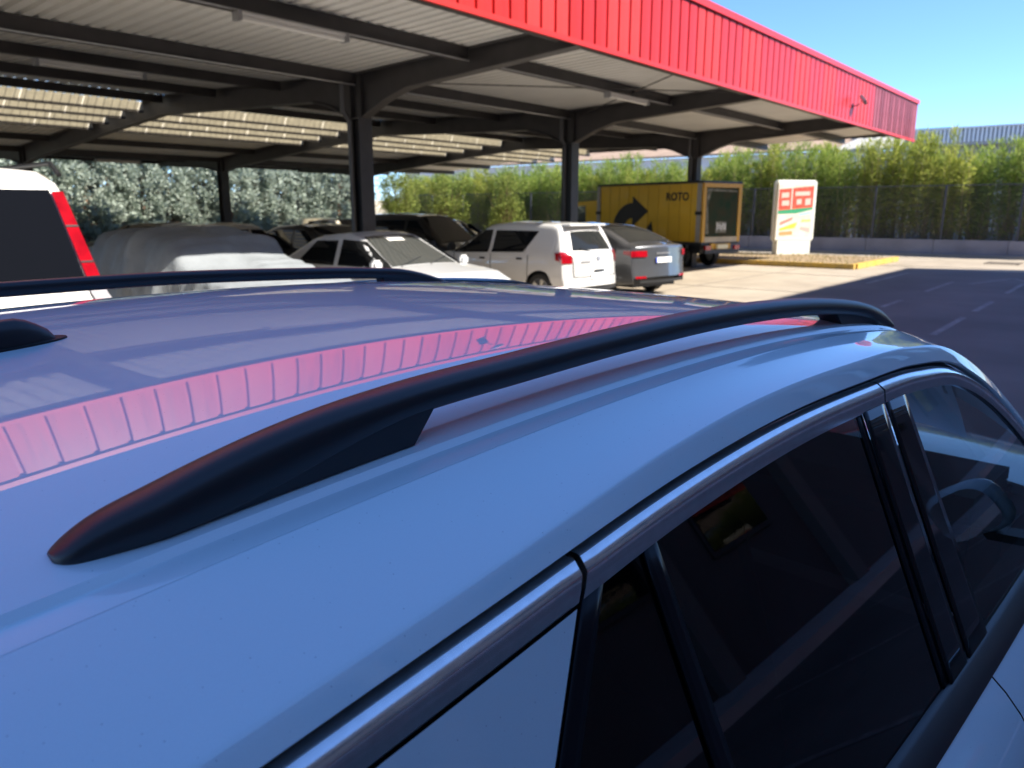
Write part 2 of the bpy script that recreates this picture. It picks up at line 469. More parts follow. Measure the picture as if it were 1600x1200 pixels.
patch('pillar_cover', gloss_black, lambda w_: 1.414, lambda w_: 1.512, lambda u: GL(u) + .003, WB, .005, nu=6, thick=.004)
patch('pillar_cover', gloss_black, lambda w_: 1.528, lambda w_: 1.632 - .05 * (w_ + .36), lambda u: GL(u) + .003, WB, .005, nu=6, thick=.004)
patch('door_seal', rubber, lambda w_: 1.505, lambda w_: 1.535, lambda u: GL(u) + .02, WB - .01, -.008, nu=1)
def apil(ww):          # front edge of the front window
    ks = [(-.83, 2.585), (-.75, 2.53), (-.613, 2.385), (-.50, 2.27), (-.44, 2.19), (-.40, 2.10), (-.36, 2.0), (-.33, 1.9)]
    return lin([(k[0], k[1]) for k in sorted(ks)], ww)
patch('door_glass', glass_front, lambda w_: 1.632 - .05 * (w_ + .36), lambda w_: apil(w_) + .05, lambda u: min(GL(min(u, 2.56)) + .004, -.36), WB, -.001, nu=40)
# belt moulding
us = np.linspace(.30, 2.68, 50)
rows = []
for u in us:
    rows.append([W3(u, vs(u, ww, o), ww) for ww, o in [(-.822, -.008), (-.820, .004), (-.824, .012), (-.834, .024), (-.842, .030), (-.850, .032), (-.853, .022)]])
MB().grid(rows).build('belt_moulding', satin_black, wagon, smooth=True, auto=40)
MB().grid([[far(p) for p in r] for r in rows]).build('belt_moulding', satin_black, wagon, smooth=True, auto=40)
# lower body panels
def flank(u, ww):
    ks = [(-1.60, .30), (-1.50, .20), (-1.35, .165), (-1.15, .150), (-1.02, .158), (-.94, .185), (-.90, .212), (-.87, .240), (-.852, .262)]
    v = lin([(k[0], k[1]) for k in ks], ww)
    v += .012 * (u - 1.1) ** 2 + (.25 * max(0, u - 3.0) ** 2 + .25 * max(0, -.5 - u) ** 2) * .6
    return v
ARCH = [(.02, .355), (2.98, .355)]
def wlow(u):
    z = -1.55
    for c, r in ARCH:
        if abs(u - c) < r: z = max(z, -H + .33 + math.sqrt(r * r - (u - c) ** 2))
    return z
def body_panel(name, u0, u1, top, nw=14, nu=None):
    nu = nu or max(4, int((u1 - u0) / .035))
    rows = []
    for i in range(nu + 1):
        u = u0 + (u1 - u0) * i / nu
        wt, wb = top(u), wlow(u)
        row = []
        for j in range(nw + 1):
            t = (j / nw) ** 1.3
            ww = wt + (wb - wt) * t
            row.append(W3(u, flank(u, ww), ww))
        row.append((row[-1][0], row[-1][1] + .05, row[-1][2] + .005))
        rows.append(row)
    MB().grid(rows).build(name, paint_near, wagon, smooth=True, auto=45)
    MB().grid([[far(p) for p in r] for r in rows]).build(name, paint_near, wagon, smooth=True, auto=45)
body_panel('rear_door_panel', .385, 1.546, lambda u: -.852)
body_panel('front_door_panel', 1.552, 2.57, lambda u: -.852)
body_panel('front_wing', 2.576, 3.72, lambda u: -.852 - .06 * max(0, u - 2.7))
# rear quarter: from the quarter trim down (white), including the slanted door shut line
rows = []
for i in range(60):
    t = i / 59; row = []
    for j in range(26):
        s = (j / 25)
        ww = -.45; u = 0
        for _ in range(8):
            ur = (RE(ww) - .012) if ww > -.70 else max(.02 + .355, .379)
            if ww > -.70: ur = RE(ww) - .012
            else: ur = lin([(-1.05, .379), (-.70, RE(-.70) - .012)], ww)
            u = -1.05 + (ur + 1.05) * t
            top = GL(u) - .0005; bot = wlow(u)
            ww = top + (bot - top) * s
        va = vs(u, ww, .008); vb = flank(u, ww)
        k = min(1, max(0, (-.70 - ww) / .2)); k = k * k * (3 - 2 * k)
        v = va * (1 - k) + vb * k if ww > -.9 else vb
        row.append(W3(u, v, ww))
    rows.append(row)
MB().grid(rows).build('rear_quarter', paint_near, wagon, smooth=True, auto=None)
MB().grid([[far(p) for p in r] for r in rows]).build('rear_quarter', paint_near, wagon, smooth=True, auto=None)
# dark backing behind the shut lines
rows = [[W3(u, vs(u, ww, -.016), ww) for ww in (GL(u) + .01, GL(u) - .03)] for u in np.linspace(-.95, .62, 30)]
MB().grid(rows).build('door_seal', rubber, wagon)
rows = [[W3(u_ , vs(u_, ww, -.02), ww) for u_ in (RE(ww) - .03, RE(ww) + .01)] for ww in np.linspace(-.40, -.82, 12)]
MB().grid(rows).build('door_seal', rubber, wagon)

# windscreen, bonnet, front and tail
rows = []
for i in range(20):
    t = i / 19
    rows.append([W3(uh(v) + .02 + t * (2.97 - .12 * ((v - VC) / .7) ** 2 - uh(v)), v, S(uh(v) + .02 + t * (2.97 - .12 * ((v - VC) / .7) ** 2 - uh(v)), v) - .004) for v in np.linspace(.66, 2.08, 20)])
MB().grid(rows).build('windscreen', glass_front, wagon, smooth=True, auto=None)
rows = []
for i in range(16):
    t = i / 15; u = 2.74 + t * 1.0
    edge = flank(u, -.86) + .02
    rows.append([W3(u - .10 * abs(c) ** 3, edge + (2 * VC - 2 * edge) * (c + 1) / 2, -.80 - .04 * t - .16 * t ** 4 - .03 * abs(c) ** 4) for c in np.linspace(-1, 1, 16)])
MB().grid(rows).build('bonnet', paint_near, wagon, smooth=True, auto=None)
rows = []
for ww, du in [(-1.0, 0), (-1.08, .05), (-1.25, .08), (-1.42, .05), (-1.52, -.02)]:
    rows.append([W3(3.74 + du - .22 * abs(c) ** 3, .30 + (2 * VC - .60) * (c + 1) / 2, ww) for c in np.linspace(-1, 1, 16)])
MB().grid(rows).build('front_bumper', paint_near, wagon, smooth=True, auto=None)
rows = []
for ww, u_, ins in [(-.35, -.95, .42), (-.40, -1.0, .40), (-.62, -1.16, .34), (-.80, -1.24, .24)]:
    rows.append([W3(u_ + .08 * abs(c) ** 3, .17 + ins + (2 * VC - .34 - 2 * ins) * (c + 1) / 2, ww + (.03 * (1 - c * c) if ww > -.5 else 0)) for c in np.linspace(-1, 1, 14)])
MB().grid(rows).build('rear_window', glass_near, wagon, smooth=True, auto=None)
rows = []
for ww, u_, ins in [(-.80, -1.25, .20), (-.95, -1.28, .05), (-1.15, -1.30, .04), (-1.25, -1.36, .03), (-1.45, -1.35, .05), (-1.55, -1.28, .08)]:
    rows.append([W3(u_ + .20 * abs(c) ** 3, .15 + ins + (2 * VC - .30 - 2 * ins) * (c + 1) / 2, ww) for c in np.linspace(-1, 1, 16)])
MB().grid(rows).build('tailgate', paint_near, wagon, smooth=True, auto=None)

# roof rails
def rail(vc, top, thick, u0, u1, name, halfw=.031):
    rt = empty  # noqa
    us = [u0 + (u1 - u0) * (t - math.sin(2 * math.pi * t) / (2 * math.pi) * .985) for t in np.linspace(0, 1, 120)]
    rows = []
    for u in us:
        tw = interp(top, u); th = thick(u)
        a_ = min(1.0, (u - u0) / .018); b_ = min(1.0, (u - u0) / .22); c_ = min(1.0, (u1 - u) / .26)
        bt = min(1.0, (u - u0) / .10)
        e = (.56 + .44 * math.sin(bt * math.pi / 2)) if name == 'roof_rail' and halfw > .025 else 1.0
        e = e * (.35 + .65 * math.sin(c_ * math.pi / 2))
        rnd_ = .30 + .70 * math.sqrt(max(0.0, 1 - (1 - a_) ** 2))
        hw = halfw * e * rnd_
        th = th * (.5 + .5 * rnd_)
        vv = vc + .009 * (1 - bt)
        cx = []
        for k in range(20):
            a = 2 * math.pi * k / 20
            ca, sa = math.cos(a), math.sin(a)
            px = hw * math.copysign(abs(ca) ** .75, ca); pz = th / 2 * math.copysign(abs(sa) ** (.8 if sa > 0 else .5), sa)
            cx.append(W3(u, vv + px, tw - th / 2 + pz))
        rows.append(cx)
    m = MB().grid(rows, close=True); m.add(rows[0], [tuple(range(20))]); m.add(rows[-1], [tuple(range(20))])
    return m.build(name, satin_black, wagon, smooth=True, auto=60)
TOPN = [(.165, -.300), (.19, -.284), (.25, -.262), (.333, -.2385), (.42, -.221), (.55, -.206), (.759, -.194), (1.0, -.183), (1.268, -.177), (1.522, -.1815), (1.80, -.199), (1.98, -.222), (2.12, -.254), (2.235, -.30)]
def thn(u):
    base = S0(u, .735)
    full = interp(TOPN, u) - base + .010
    k = min(1, max(0, (u - .275) / .30)); k = k * k * (3 - 2 * k)
    k2 = min(1, max(0, (u - 1.97) / .20)); k2 = k2 * k2 * (3 - 2 * k2)
    return max(.012, (full * (1 - k) + min(full, .0385) * k) * (1 - k2) + full * k2)
rn = rail(.740, TOPN, thn, .163, 2.238, 'roof_rail', .033); rn['label'] = 'near roof rail of satin black plastic'
TOPF = [(-.75, -.235), (-.55, -.205), (-.3, -.18), (0, -.162), (.417, -.152), (.844, -.150), (1.1, -.157), (1.355, -.168), (1.551, -.186), (1.67, -.218), (1.72, -.235)]
rf = rail(2.0, TOPF, lambda u: .034, -.74, 1.70, 'roof_rail', .024); rf['label'] = 'far roof rail of satin black plastic'
def foot(par, vc, top, th, u0, u1, ub0, ub1, hw=.022, dy=0):
    us = np.linspace(0, 1, 26)
    rows = []
    for t in us:
        ut = u0 + (u1 - u0) * t; ub = ub0 + (ub1 - ub0) * t
        tw = interp(top, ut) - th(ut) * .75
        bw = S0(ub, vc) - .004 - dy
        rows.append([W3(ut, vc - hw, tw), W3(ub, vc - hw + .002, bw), W3(ub, vc + hw, bw), W3(ut, vc + hw, tw)])
    m = MB().grid(rows, close=True); m.add(rows[0], [(0, 1, 2, 3)]); m.add(rows[-1], [(3, 2, 1, 0)])
    m.build('rail_foot', satin_black, par, smooth=True, auto=30)
foot(rn, .738, TOPN, thn, .25, .585, .25, .552, .0285)
foot(rn, .742, TOPN, thn, 1.80, 2.12, 1.845, 2.14, .026)
foot(rf, 2.0, TOPF, lambda u: .034, 1.43, 1.66, 1.44, 1.67)
foot(rf, 2.0, TOPF, lambda u: .034, -.70, -.40, -.70, -.42)
# thin seam line along the foot
# antenna fin
FV = 1.49
fin = MB()
rows = []
for t in np.linspace(0, 1, 16):
    u = .385 - t * .24
    hgt = .047 * min(1, (t / .24)) ** .6 if t < .24 else .047 * (1 + (t - .24) * .08)
    hw = .030 * math.sin(min(1, t / .4 + .10) * math.pi / 2)
    b = S0(u, FV)
    rows.append([W3(u, FV + hw * math.cos(a), b - .002 + hgt * max(0, math.sin(a)) ** .7) for a in np.linspace(0, math.pi, 13)])
fin.grid(rows); fin.add(rows[-1], [tuple(range(13))])
fin.build('antenna_fin', satin_black, wagon, smooth=True, auto=50)
fb = MB()
rows = [[W3(.27 + .130 * math.cos(a) * k, FV + .038 * math.sin(a) * k, S0(.27 + .130 * math.cos(a) * k, FV + .038 * math.sin(a) * k) + h_) for a in np.linspace(0, 2 * math.pi, 33)] for k, h_ in ((1, -.001), (.98, .003), (.8, .004))]
fb.grid(rows).build('fin_gasket', rubber, wagon, smooth=True)

# door mirror (near side) – mostly seen as a reflection in the door glass
def mirror_unit(mir):
    f = (lambda p: far(p)) if mir else (lambda p: p)
    m = MB(); rows = []
    prof = [(0.0, .0), (.004, .55), (.02, .86), (.045, 1.0), (.075, .96), (.105, .80), (.125, .5), (.132, .0)]
    cu, cv, cw = 2.24, .195, -.675
    for du, k in prof:
        row = []
        for j in range(24):
            a = 2 * math.pi * j / 24
            ca, sa = math.cos(a), math.sin(a)
            px = .125 * math.copysign(abs(ca) ** .6, ca) * k; pz = .078 * math.copysign(abs(sa) ** .65, sa) * k
            pz -= px * .12
            row.append(f(W3(cu + .02 + du + px * -.25, cv + px, cw + pz)))
        rows.append(row)
    m.grid(rows, close=True)
    hs = m.build('door_mirror', paint_near, wagon, smooth=True, auto=None)
    g_ = MB(); rows = []
    for k in (0, .5, .82):
        rows.append([f(W3(cu + .017 - .25 * .125 * math.copysign(abs(math.cos(a)) ** .6, math.cos(a)) * k,
                          cv + .125 * math.copysign(abs(math.cos(a)) ** .6, math.cos(a)) * k,
                          cw + .078 * math.copysign(abs(math.sin(a)) ** .65, math.sin(a)) * k - .12 * .125 * math.cos(a) * k)) for a in np.linspace(0, 2 * math.pi, 25)])
    g_.grid(rows).build('mirror_glass', mirror_m, hs, smooth=False)
    s_ = MB()
    s_.add([f(W3(*p)) for p in [(2.28, .20, -.76), (2.28, .29, -.84), (2.28, .29, -.81), (2.28, .20, -.73),
                                (2.34, .20, -.76), (2.36, .29, -.84), (2.36, .29, -.81), (2.34, .20, -.73)]],
           [(0, 1, 2, 3), (4, 7, 6, 5), (0, 4, 5, 1), (3, 2, 6, 7), (0, 3, 7, 4), (1, 5, 6, 2)])
    s_.build('mirror_arm', satin_black, hs)
mirror_unit(False); mirror_unit(True)

# door handles
for uu in (.62, 1.66):
    for mir in (False, True):
        m = MB(); pts = [(uu + .20 * t, flank(uu + .2 * t, -.93) - .018 - .014 * math.sin(t * math.pi), -.925) for t in np.linspace(0, 1, 9)]
        pts = [W3(*p) for p in pts]
        if mir: pts = [far(p) for p in pts]
        m.tube(pts, .011, 8).build('door_handle', paint_near, wagon, smooth=True)
# wheels
tyre_m = mat('tyre_rubber', (0.018, 0.018, 0.019), 0.75, bump=0.1, bscale=40)
alloy_m = mat('alloy_rim', (0.45, 0.46, 0.48), 0.28, 0.9)
def lathe(prof, n=36):
    rows = [[(x * math.cos(a), y, x * math.sin(a)) for x, y in prof] for a in [2 * math.pi * k / n for k in range(n + 1)]]
    return MB().grid(rows)
def make_wheel(r=.32, wd=.21, rim=.21):
    t = lathe([(rim, -wd / 2 + .01), (rim + .03, -wd / 2), (r - .03, -wd / 2), (r - .005, -wd / 2 + .025), (r, 0), (r - .005, wd / 2 - .025), (r - .03, wd / 2), (rim + .03, wd / 2), (rim, wd / 2 - .01)], 28).mesh('tyre', True, 40)
    b = lathe([(rim + .004, -wd / 2 + .012), (rim - .012, -wd / 2 + .004), (rim - .025, -wd / 2 + .02), (rim - .03, -wd / 2 + .09), (.02, -wd / 2 + .10)], 28)
    for k in range(5):
        a = 2 * math.pi * k / 5
        vs_ = []
        for rr, hw in ((.035, .028), (rim - .015, .036)):
            for s_, y in ((-1, -wd / 2 + .012), (1, -wd / 2 + .012), (1, -wd / 2 + .07), (-1, -wd / 2 + .07)):
                x_, z_ = rr, s_ * hw
                vs_.append((x_ * math.cos(a) - z_ * math.sin(a), y + (.02 if rr < .1 else 0), x_ * math.sin(a) + z_ * math.cos(a)))
        b.add(vs_, [(0, 1, 2, 3), (4, 7, 6, 5), (0, 4, 5, 1), (1, 5, 6, 2), (2, 6, 7, 3), (3, 7, 4, 0)])
    b.add([(.05 * math.cos(2 * math.pi * k / 12), -wd / 2 + .02, .05 * math.sin(2 * math.pi * k / 12)) for k in range(12)], [tuple(range(12))])
    return t, b.mesh('rim', True, 30)
TYRE, RIM = make_wheel()
def put_wheel(par, x, y, side, r=.32):
    wh = link('wheel', TYRE, tyre_m, par, (x, y, r), (0, 0, 0 if side < 0 else math.pi))
    s_ = r / .32; wh.scale = (s_, 1, s_)
    link('rim', RIM, alloy_m, wh)
for uu, _ in ARCH:
    put_wheel(wagon, uu, .29, -1, .33); put_wheel(wagon, uu, 2 * VC - .29, 1, .33)
# cabin interior
int_m = mat('dark_interior_trim', (0.016, 0.016, 0.018), 0.8, bump=0.1)
seat_m = mat('grey_seat_fabric', (0.035, 0.036, 0.040), 0.9, bump=0.3, bscale=80)
MB().box(-1.1, 2.75, .42, 2.32, .28, .34).build('cabin_floor', int_m, wagon)
MB().box(.10, 2.7, .345, .40, .30, .84).build('door_card', int_m, wagon)
MB().box(.10, 2.7, 2.34, 2.395, .30, .84).build('door_card', int_m, wagon)
def seat(u, v, wd=.50):
    s_ = MB().bevbox(u - .02, u + .50, v - wd / 2, v + wd / 2, .45, .60, .05).build('seat', seat_m, wagon, smooth=True)
    m = MB(); rows = []
    for t in np.linspace(0, 1, 8):
        z = .55 + t * .58; uc = u - .02 - t * .17; hw = wd / 2 * (1 - .22 * t ** 2)
        rows.append([(uc + .06 + .03 * math.cos(a) + (.03 if abs(math.cos(a)) < .3 else 0), v + hw * math.cos(a), z) if False else (uc + .055 * math.sin(a), v + hw * math.copysign(abs(math.cos(a)) ** .5, math.cos(a)), z) for a in np.linspace(0, 2 * math.pi, 17)])
    m.grid(rows); m.add(rows[-1], [tuple(range(17))]); m.build('backrest', seat_m, s_, smooth=True)
    MB().bevbox(u - .27, u - .16, v - .13, v + .13, 1.14, 1.31, .04).build('headrest', seat_m, s_, smooth=True)
seat(1.50, .86); seat(1.50, 1.88); seat(.48, .80, .48); seat(.48, 1.37, .40); seat(.48, 1.94, .48)
MB().bevbox(2.25, 2.8, .42, 2.30, .60, .95, .08).build('dashboard', int_m, wagon, smooth=True)
ms = MB(); rr = []
for k in range(33):
    a = 2 * math.pi * k / 32
    rr.append((2.12 + .06 * math.sin(a), 1.88 + .185 * math.cos(a), .93 + .17 * math.sin(a)))
ms.tube(rr, .014, 8, cap=False); ms.box(2.12, 2.16, 1.70, 2.06, .915, .945)
ms.build('steering_wheel', satin_black, wagon, smooth=True)
head_m = mat('headliner_cloth', (0.30, 0.29, 0.27), 0.9)
rows = [[W3(u, v, S0(u, v) - .035) for v in np.linspace(.68, 2.1, 16)] for u in np.linspace(-.9, 2.0, 24)]
MB().grid(rows).build('headliner', head_m, wagon, smooth=True, auto=None)

# ================================================================== CARPORT
COLX = [-3.65, 2.9, 9.45, 16.0, 22.7]
Y1, Y2 = 11.2, 26.8
YF0, YB = 6.35, 31.6
XE = 28.5; XW = -9.0
def deck(y):            # underside of the roof sheets above ground
    return H + lin([(YF0, 2.54), (Y1, 2.37), (18.0, 2.60), (26.8, 1.93), (YB, 2.12)], y)
carport = empty('carport', (9.45, Y1, 0), 0, 'long open steel carport with a bright red corrugated fascia over the parked cars', 'carport')
O = Vector((9.45, Y1, 0))
def cp(m, name, mt, **k):      # part of the carport (vertices given in world space)
    m.v = [(v[0] - O.x, v[1] - O.y, v[2]) for v in m.v]
    return m.build(name, mt, carport, **k)
# columns (H sections) + rafters
def hsec_col(x, y, z1, s=.30):
    m = MB(); t = .016
    m.box(x - s / 2, x + s / 2, y - s / 2, y - s / 2 + t, 0, z1); m.box(x - s / 2, x + s / 2, y + s / 2 - t, y + s / 2, 0, z1)
    m.box(x - t / 2, x + t / 2, y - s / 2 + t, y + s / 2 - t, 0, z1)
    m.box(x - s / 2 - .06, x + s / 2 + .06, y - s / 2 - .06, y + s / 2 + .06, 0.0, .025)
    return m
for x in COLX:
    for y, zz in ((Y1, 3.36), (Y2, 3.16)):
        cp(hsec_col(x, y, zz), 'column', steel)
    # rafter : web + flanges follow the profile
    def prof(side):
        return side
    ys_t = [YF0 + .12, 8.0, 9.9, 10.45, Y1 - .15, Y1 + .15, 11.95, 12.5, 15, 18.0, 21, 25.3, 26.0, Y2 - .15, Y2 + .15, 27.6, 28.2, YB - .1]
    bot = {YF0 + .12: 2.24, 8.0: 2.14, 9.9: 2.02, 10.45: 1.87, Y1 - .15: 1.62, Y1 + .15: 1.62, 11.95: 1.87, 12.5: 2.0, 15: 2.08, 18.0: 2.2, 21: 1.98, 25.3: 1.60, 26.0: 1.52, Y2 - .15: 1.42, Y2 + .15: 1.42, 27.6: 1.55, 28.2: 1.62, YB - .1: 1.80}
    PUR = .235
    m = MB(); t = .012
    poly = [(y, deck(y) - .005) for y in ys_t] + [(y, H + bot[y]) for y in ys_t[::-1]]
    rows_t = [[(x - t, y, deck(y) - .01), (x + t, y, deck(y) - .01)] for y in ys_t]
    for side in (-t, t):
        m.grid([[(x + side, y, deck(y) - .02), (x + side, y, H + bot[y])] for y in ys_t])
    for y0_, y1_ in ((Y1 - .15, Y1 - .13), (Y1 + .13, Y1 + .15), (Y2 - .15, Y2 - .13), (Y2 + .13, Y2 + .15)):
        m.box(x - .09, x + .09, y0_, y1_, H + 1.43 if y0_ > 20 else H + 1.63, deck(y0_) - .03)
    cp(m, 'rafter', steel)
    m = MB(); fw = .10
    for f, th in ((lambda y: H + bot[y], .018),):
        rows = [[(x - fw, y, f(y)), (x + fw, y, f(y)), (x + fw, y, f(y) - th), (x - fw, y, f(y) - th)] for y in ys_t if True]
        m.grid(rows, close=True)
    rows = [[(x - fw, y, deck(y) - .004), (x + fw, y, deck(y) - .004), (x + fw, y, deck(y) - .022), (x - fw, y, deck(y) - .022)] for y in ys_t]
    m.grid(rows, close=True)
    cp(m, 'rafter_flange', steel_lt)
    # downpipe beside the column
    m = MB()
    m.tube([(x - .36, Y1 + .02, deck(Y1) - .16), (x - .36, Y1 + .02, 3.42), (x - .22, Y1 + .02, 3.28), (x - .21, Y1 + .02, .1)], .045, 8)
    cp(m, 'downpipe', mat('grey_pipe', (.10, .10, .105), .5), smooth=True)
# purlins between rafters
bays = [XW] + COLX + [XE]
for y in (6.75, 8.52, 11.2, 13.4, 15.7, 17.95, 22.2, 24.5, 26.8, 29.2):
    dk = deck(y) - .012
    for a, b in zip(bays[:-1], bays[1:]):
        if y in (9.95,): continue
        m = MB(); d = .19 if y < 12 else .15
        m.box(a + .10, b - .10, y - .035, y + .035, dk - d, dk)
        m.box(a + .10, b - .10, y - .035, y + .075, dk - d - .012, dk - d)
        cp(m, 'purlin', steel)
        if y in (8.52, 11.2):
            m2 = MB(); m2.tube([(a + .12, y - .06, dk - d - .01), (b - .12, y - .06, dk - d - .01)], .014, 6)
            cp(m2, 'conduit', zinc, smooth=True)
# roof sheets: trapezoidal, one object per bay and slope; ribs run along Y
def sheet(x0, x1, ylist, pitch=.205):
    n = max(1, round((x1 - x0) / pitch)); p = (x1 - x0) / n
    xs = []
    for i in range(n):
        b = x0 + i * p
        xs += [(b, 0), (b + p * .56, 0), (b + p * .62, .07), (b + p * .94, .07), ]
    xs.append((x1, 0))
    return MB().grid([[(x, y, deck(y) + h_) for x, h_ in xs] for y in ylist])
SKY0, SKY1 = 18.15, 21.6
for a, b in zip(bays[:-1], bays[1:]):
    for yl in ([YF0 + .06, Y1], [Y1, 18.0], [21.7, 26.8], [26.8, YB]):
        cp(sheet(a, b, yl), 'roof_sheet', deck_m, smooth=False)
sky_m = translucent_mat('translucent_roof_sheet', (0.52, 0.46, 0.32), w=0.9)
_n = sky_m.node_tree; _o = _n.nodes['Material Output']; _t = _n.nodes.new('ShaderNodeBsdfTransparent'); _t.inputs[0].default_value = (.62, .58, .48, 1)
_x = _n.nodes.new('ShaderNodeMixShader'); _x.inputs[0].default_value = .55
_n.links.new(_o.inputs[0].links[0].from_socket, _x.inputs[1]); _n.links.new(_t.outputs[0], _x.inputs[2]); _n.links.new(_x.outputs[0], _o.inputs[0])
purlin_sunlit = mat('sunlit_purlin_paint', (.62, .58, .48), .6, noise=.25, nscale=6)  # sunlight through the skylights is painted into this lighter purlin colour
for a, b in zip(bays[:-1], bays[1:]):
    if a < -4: a = XW
    k = 0; y = 18.06
    while k < 4:
        y0_, y1_ = 17.97 + k * .93, 17.97 + (k + 1) * .93 + .01
        n = 5; wds = (b - a - .26) / n
        for i in range(n):
            m = sheet(a + .13 + i * wds, a + .13 + (i + 1) * wds - .03, [y0_, y1_], .18)
            cp(m, 'skylight', sky_m)
        m = MB(); dk = deck(y1_) - .002
        m.box(a + .10, b - .10, y1_ - .03, y1_ + .03, dk - .20, dk - .01); cp(m, 'purlin', purlin_sunlit)
        m = MB(); m.box(a + .10, b - .10, y1_ - .05, y1_ + .05, dk - .255, dk - .20); cp(m, 'purlin_flange', steel)
        k += 1
    m = MB()
    for q in (a + .0,):
        m.grid([[(a - .13, yy, deck(yy) + .002), (a + .13, yy, deck(yy) + .002)] for yy in (18.0, 21.75)])
    cp(m, 'roof_sheet', deck_m)
# bracing rods in the third bay
m = MB()
m.tube([(16.0 + .1, Y1 - .2, deck(Y1) - .12), (12.9, YF0 + .15, deck(YF0 + .1) - .1)], .013, 6)
m.tube([(9.6, 10.9, deck(10.9) - .16), (16, 7.0, deck(7) - .12)], .013, 6)
cp(m, 'bracing_rod', steel_lt)
# front fascia : one panel per corrugation
PW = .31
me_panel = None
def panel_mesh(z0, z1, name):
    xs = [(0, 0), (.010, .032), (.046, .032), (.056, 0), (PW * .6, -.002), (PW, 0)]
    m = MB().grid([[(x, d, z) for x, d in xs] for z in (z0, z1)])
    return m.mesh(name)
FB, FT = H + 2.22, H + 3.43
PM = panel_mesh(FB, FT, 'panel'); PM.materials.append(red_m)
red_v = mat('red_sheet_sun_faded', (0.66, 0.034, 0.026), 0.48, noise=0.14, nscale=1.6)
PMV = panel_mesh(FB, FT, 'panel_faded'); PMV.materials.append(red_v)
PMM = panel_mesh(FB, FT, 'panel_maroon'); PMM.materials.append(maroon_m)
PMB = panel_mesh(FB, FT, 'panel_maroon'); PMB.materials.append(maroon_b)
_rm = random.Random(6)
n = int((XE - XW) / PW)
for i in range(n):
    x = XE - (i + 1) * PW
    mar = x > 23.35
    o = link('panel', (PMM if _rm.random() < .5 else PMB) if mar else (PMV if (i // 3) % 5 in (1, 4) else PM), None, carport, (x - O.x, YF0 - O.y, 0))
    if mar: o['label'] = 'faded maroon fascia panel'
# end and back fascia
for (x0, y0, x1, y1, zb, zt, mt, nm) in [(XE, YF0, XE, YB, None, None, steel, 'eave_panel'), (XW, YB, XE, YB, H + 1.88, H + 2.75, deck_m, 'back_panel')]:
    L_ = math.hypot(x1 - x0, y1 - y0); k = int(L_ / 1.16)
    for i in range(k):
        a = Vector((x0, y0)).lerp(Vector((x1, y1)), i / k); b = Vector((x0, y0)).lerp(Vector((x1, y1)), (i + 1) / k)
        m = MB(); d = (b - a).normalized(); nn = Vector((-d.y, d.x)); pts = []
        for q in range(5):
            for f_, h_ in ((0, 0), (.80, 0), (.84, .022), (.96, .022)):
                p = a.lerp(b, (q + f_) / 5) + nn * h_ * -1; pts.append(p)
        pts.append(b)
        if zb is None:
            z0f = lambda p: H + 2.42; z1f = lambda p: H + 3.43
        else:
            z0f = lambda p: zb; z1f = lambda p: zt
        m.grid([[(p.x, p.y, z0f(p)) for p in pts], [(p.x, p.y, z1f(p)) for p in pts]])
        cp(m, nm, steel if nm == 'eave_panel' else deck_m)
m = MB(); m.box(XW, XE - .1, YB - .12, YB - .04, H + 1.86, H + 1.98); m.box(XW, XE - .1, YB - .12, YB - .04, H + 2.35, H + 2.47)
m.box(XE - .14, XE - .03, YF0 + .1, YB - .1, H + 2.41, H + 2.60)
cp(m, 'edge_beam', steel)
m = MB()
m.box(XW, XE + .02, YF0 - .035, YF0 + .16, FT, FT + .05); m.box(XW, XE + .02, YF0 - .045, YF0 - .015, FT - .07, FT + .045)
cp(m, 'top_trim', red_trim)
m = MB(); m.box(XW, XE + .01, YF0 - .012, YF0 + .05, FB - .012, FB - .004); m.box(XW, XE + .01, YF0 - .016, YF0 - .008, FB - .02, FB + .045)
cp(m, 'bottom_trim', red_trim)
# fascia backing frame
m = MB(); m.box(XW, XE, YF0 + .05, YF0 + .10, FB + .28, FB + .36); m.box(XW, XE, YF0 + .05, YF0 + .10, FT - .2, FT - .12)
cp(m, 'edge_beam', steel)

# fluorescent fixtures
def tube_light(x, y, ln, label):
    z = deck(y) - .245
    e = empty('tube_light', (x, y, z), 0, label, 'light', 'fluorescent fixtures under the carport')
    MB().bevbox(0, ln, -.06, .06, -.035, .0, .008).build('housing', white_pl, e)
    MB().tube([(0.03, 0, -.06), (ln - .03, 0, -.06)], .038, 10).build('diffuser', mat('lamp_diffuser', (.72, .70, .66), .35), e, smooth=True)
    MB().box(-.02, .03, -.065, .065, -.10, .0).build('end_cap', zinc, e)
    MB().box(ln - .03, ln + .02, -.065, .065, -.10, .0).build('end_cap', zinc, e)
tube_light(5.35, 8.40, 1.55, 'long fluorescent fixture under the front purlin, nearest to the camera at upper left')
tube_light(13.2, 8.40, 1.5, 'fluorescent fixture under the purlin behind the red fascia, right of the tall column')
tube_light(4.9, 13.0, 1.6, 'fluorescent fixture in the shade behind the first column row at far left')
tube_light(12.2, 28.3, 1.5, 'small fluorescent fixture deep at the back of the carport above the cypress hedge')
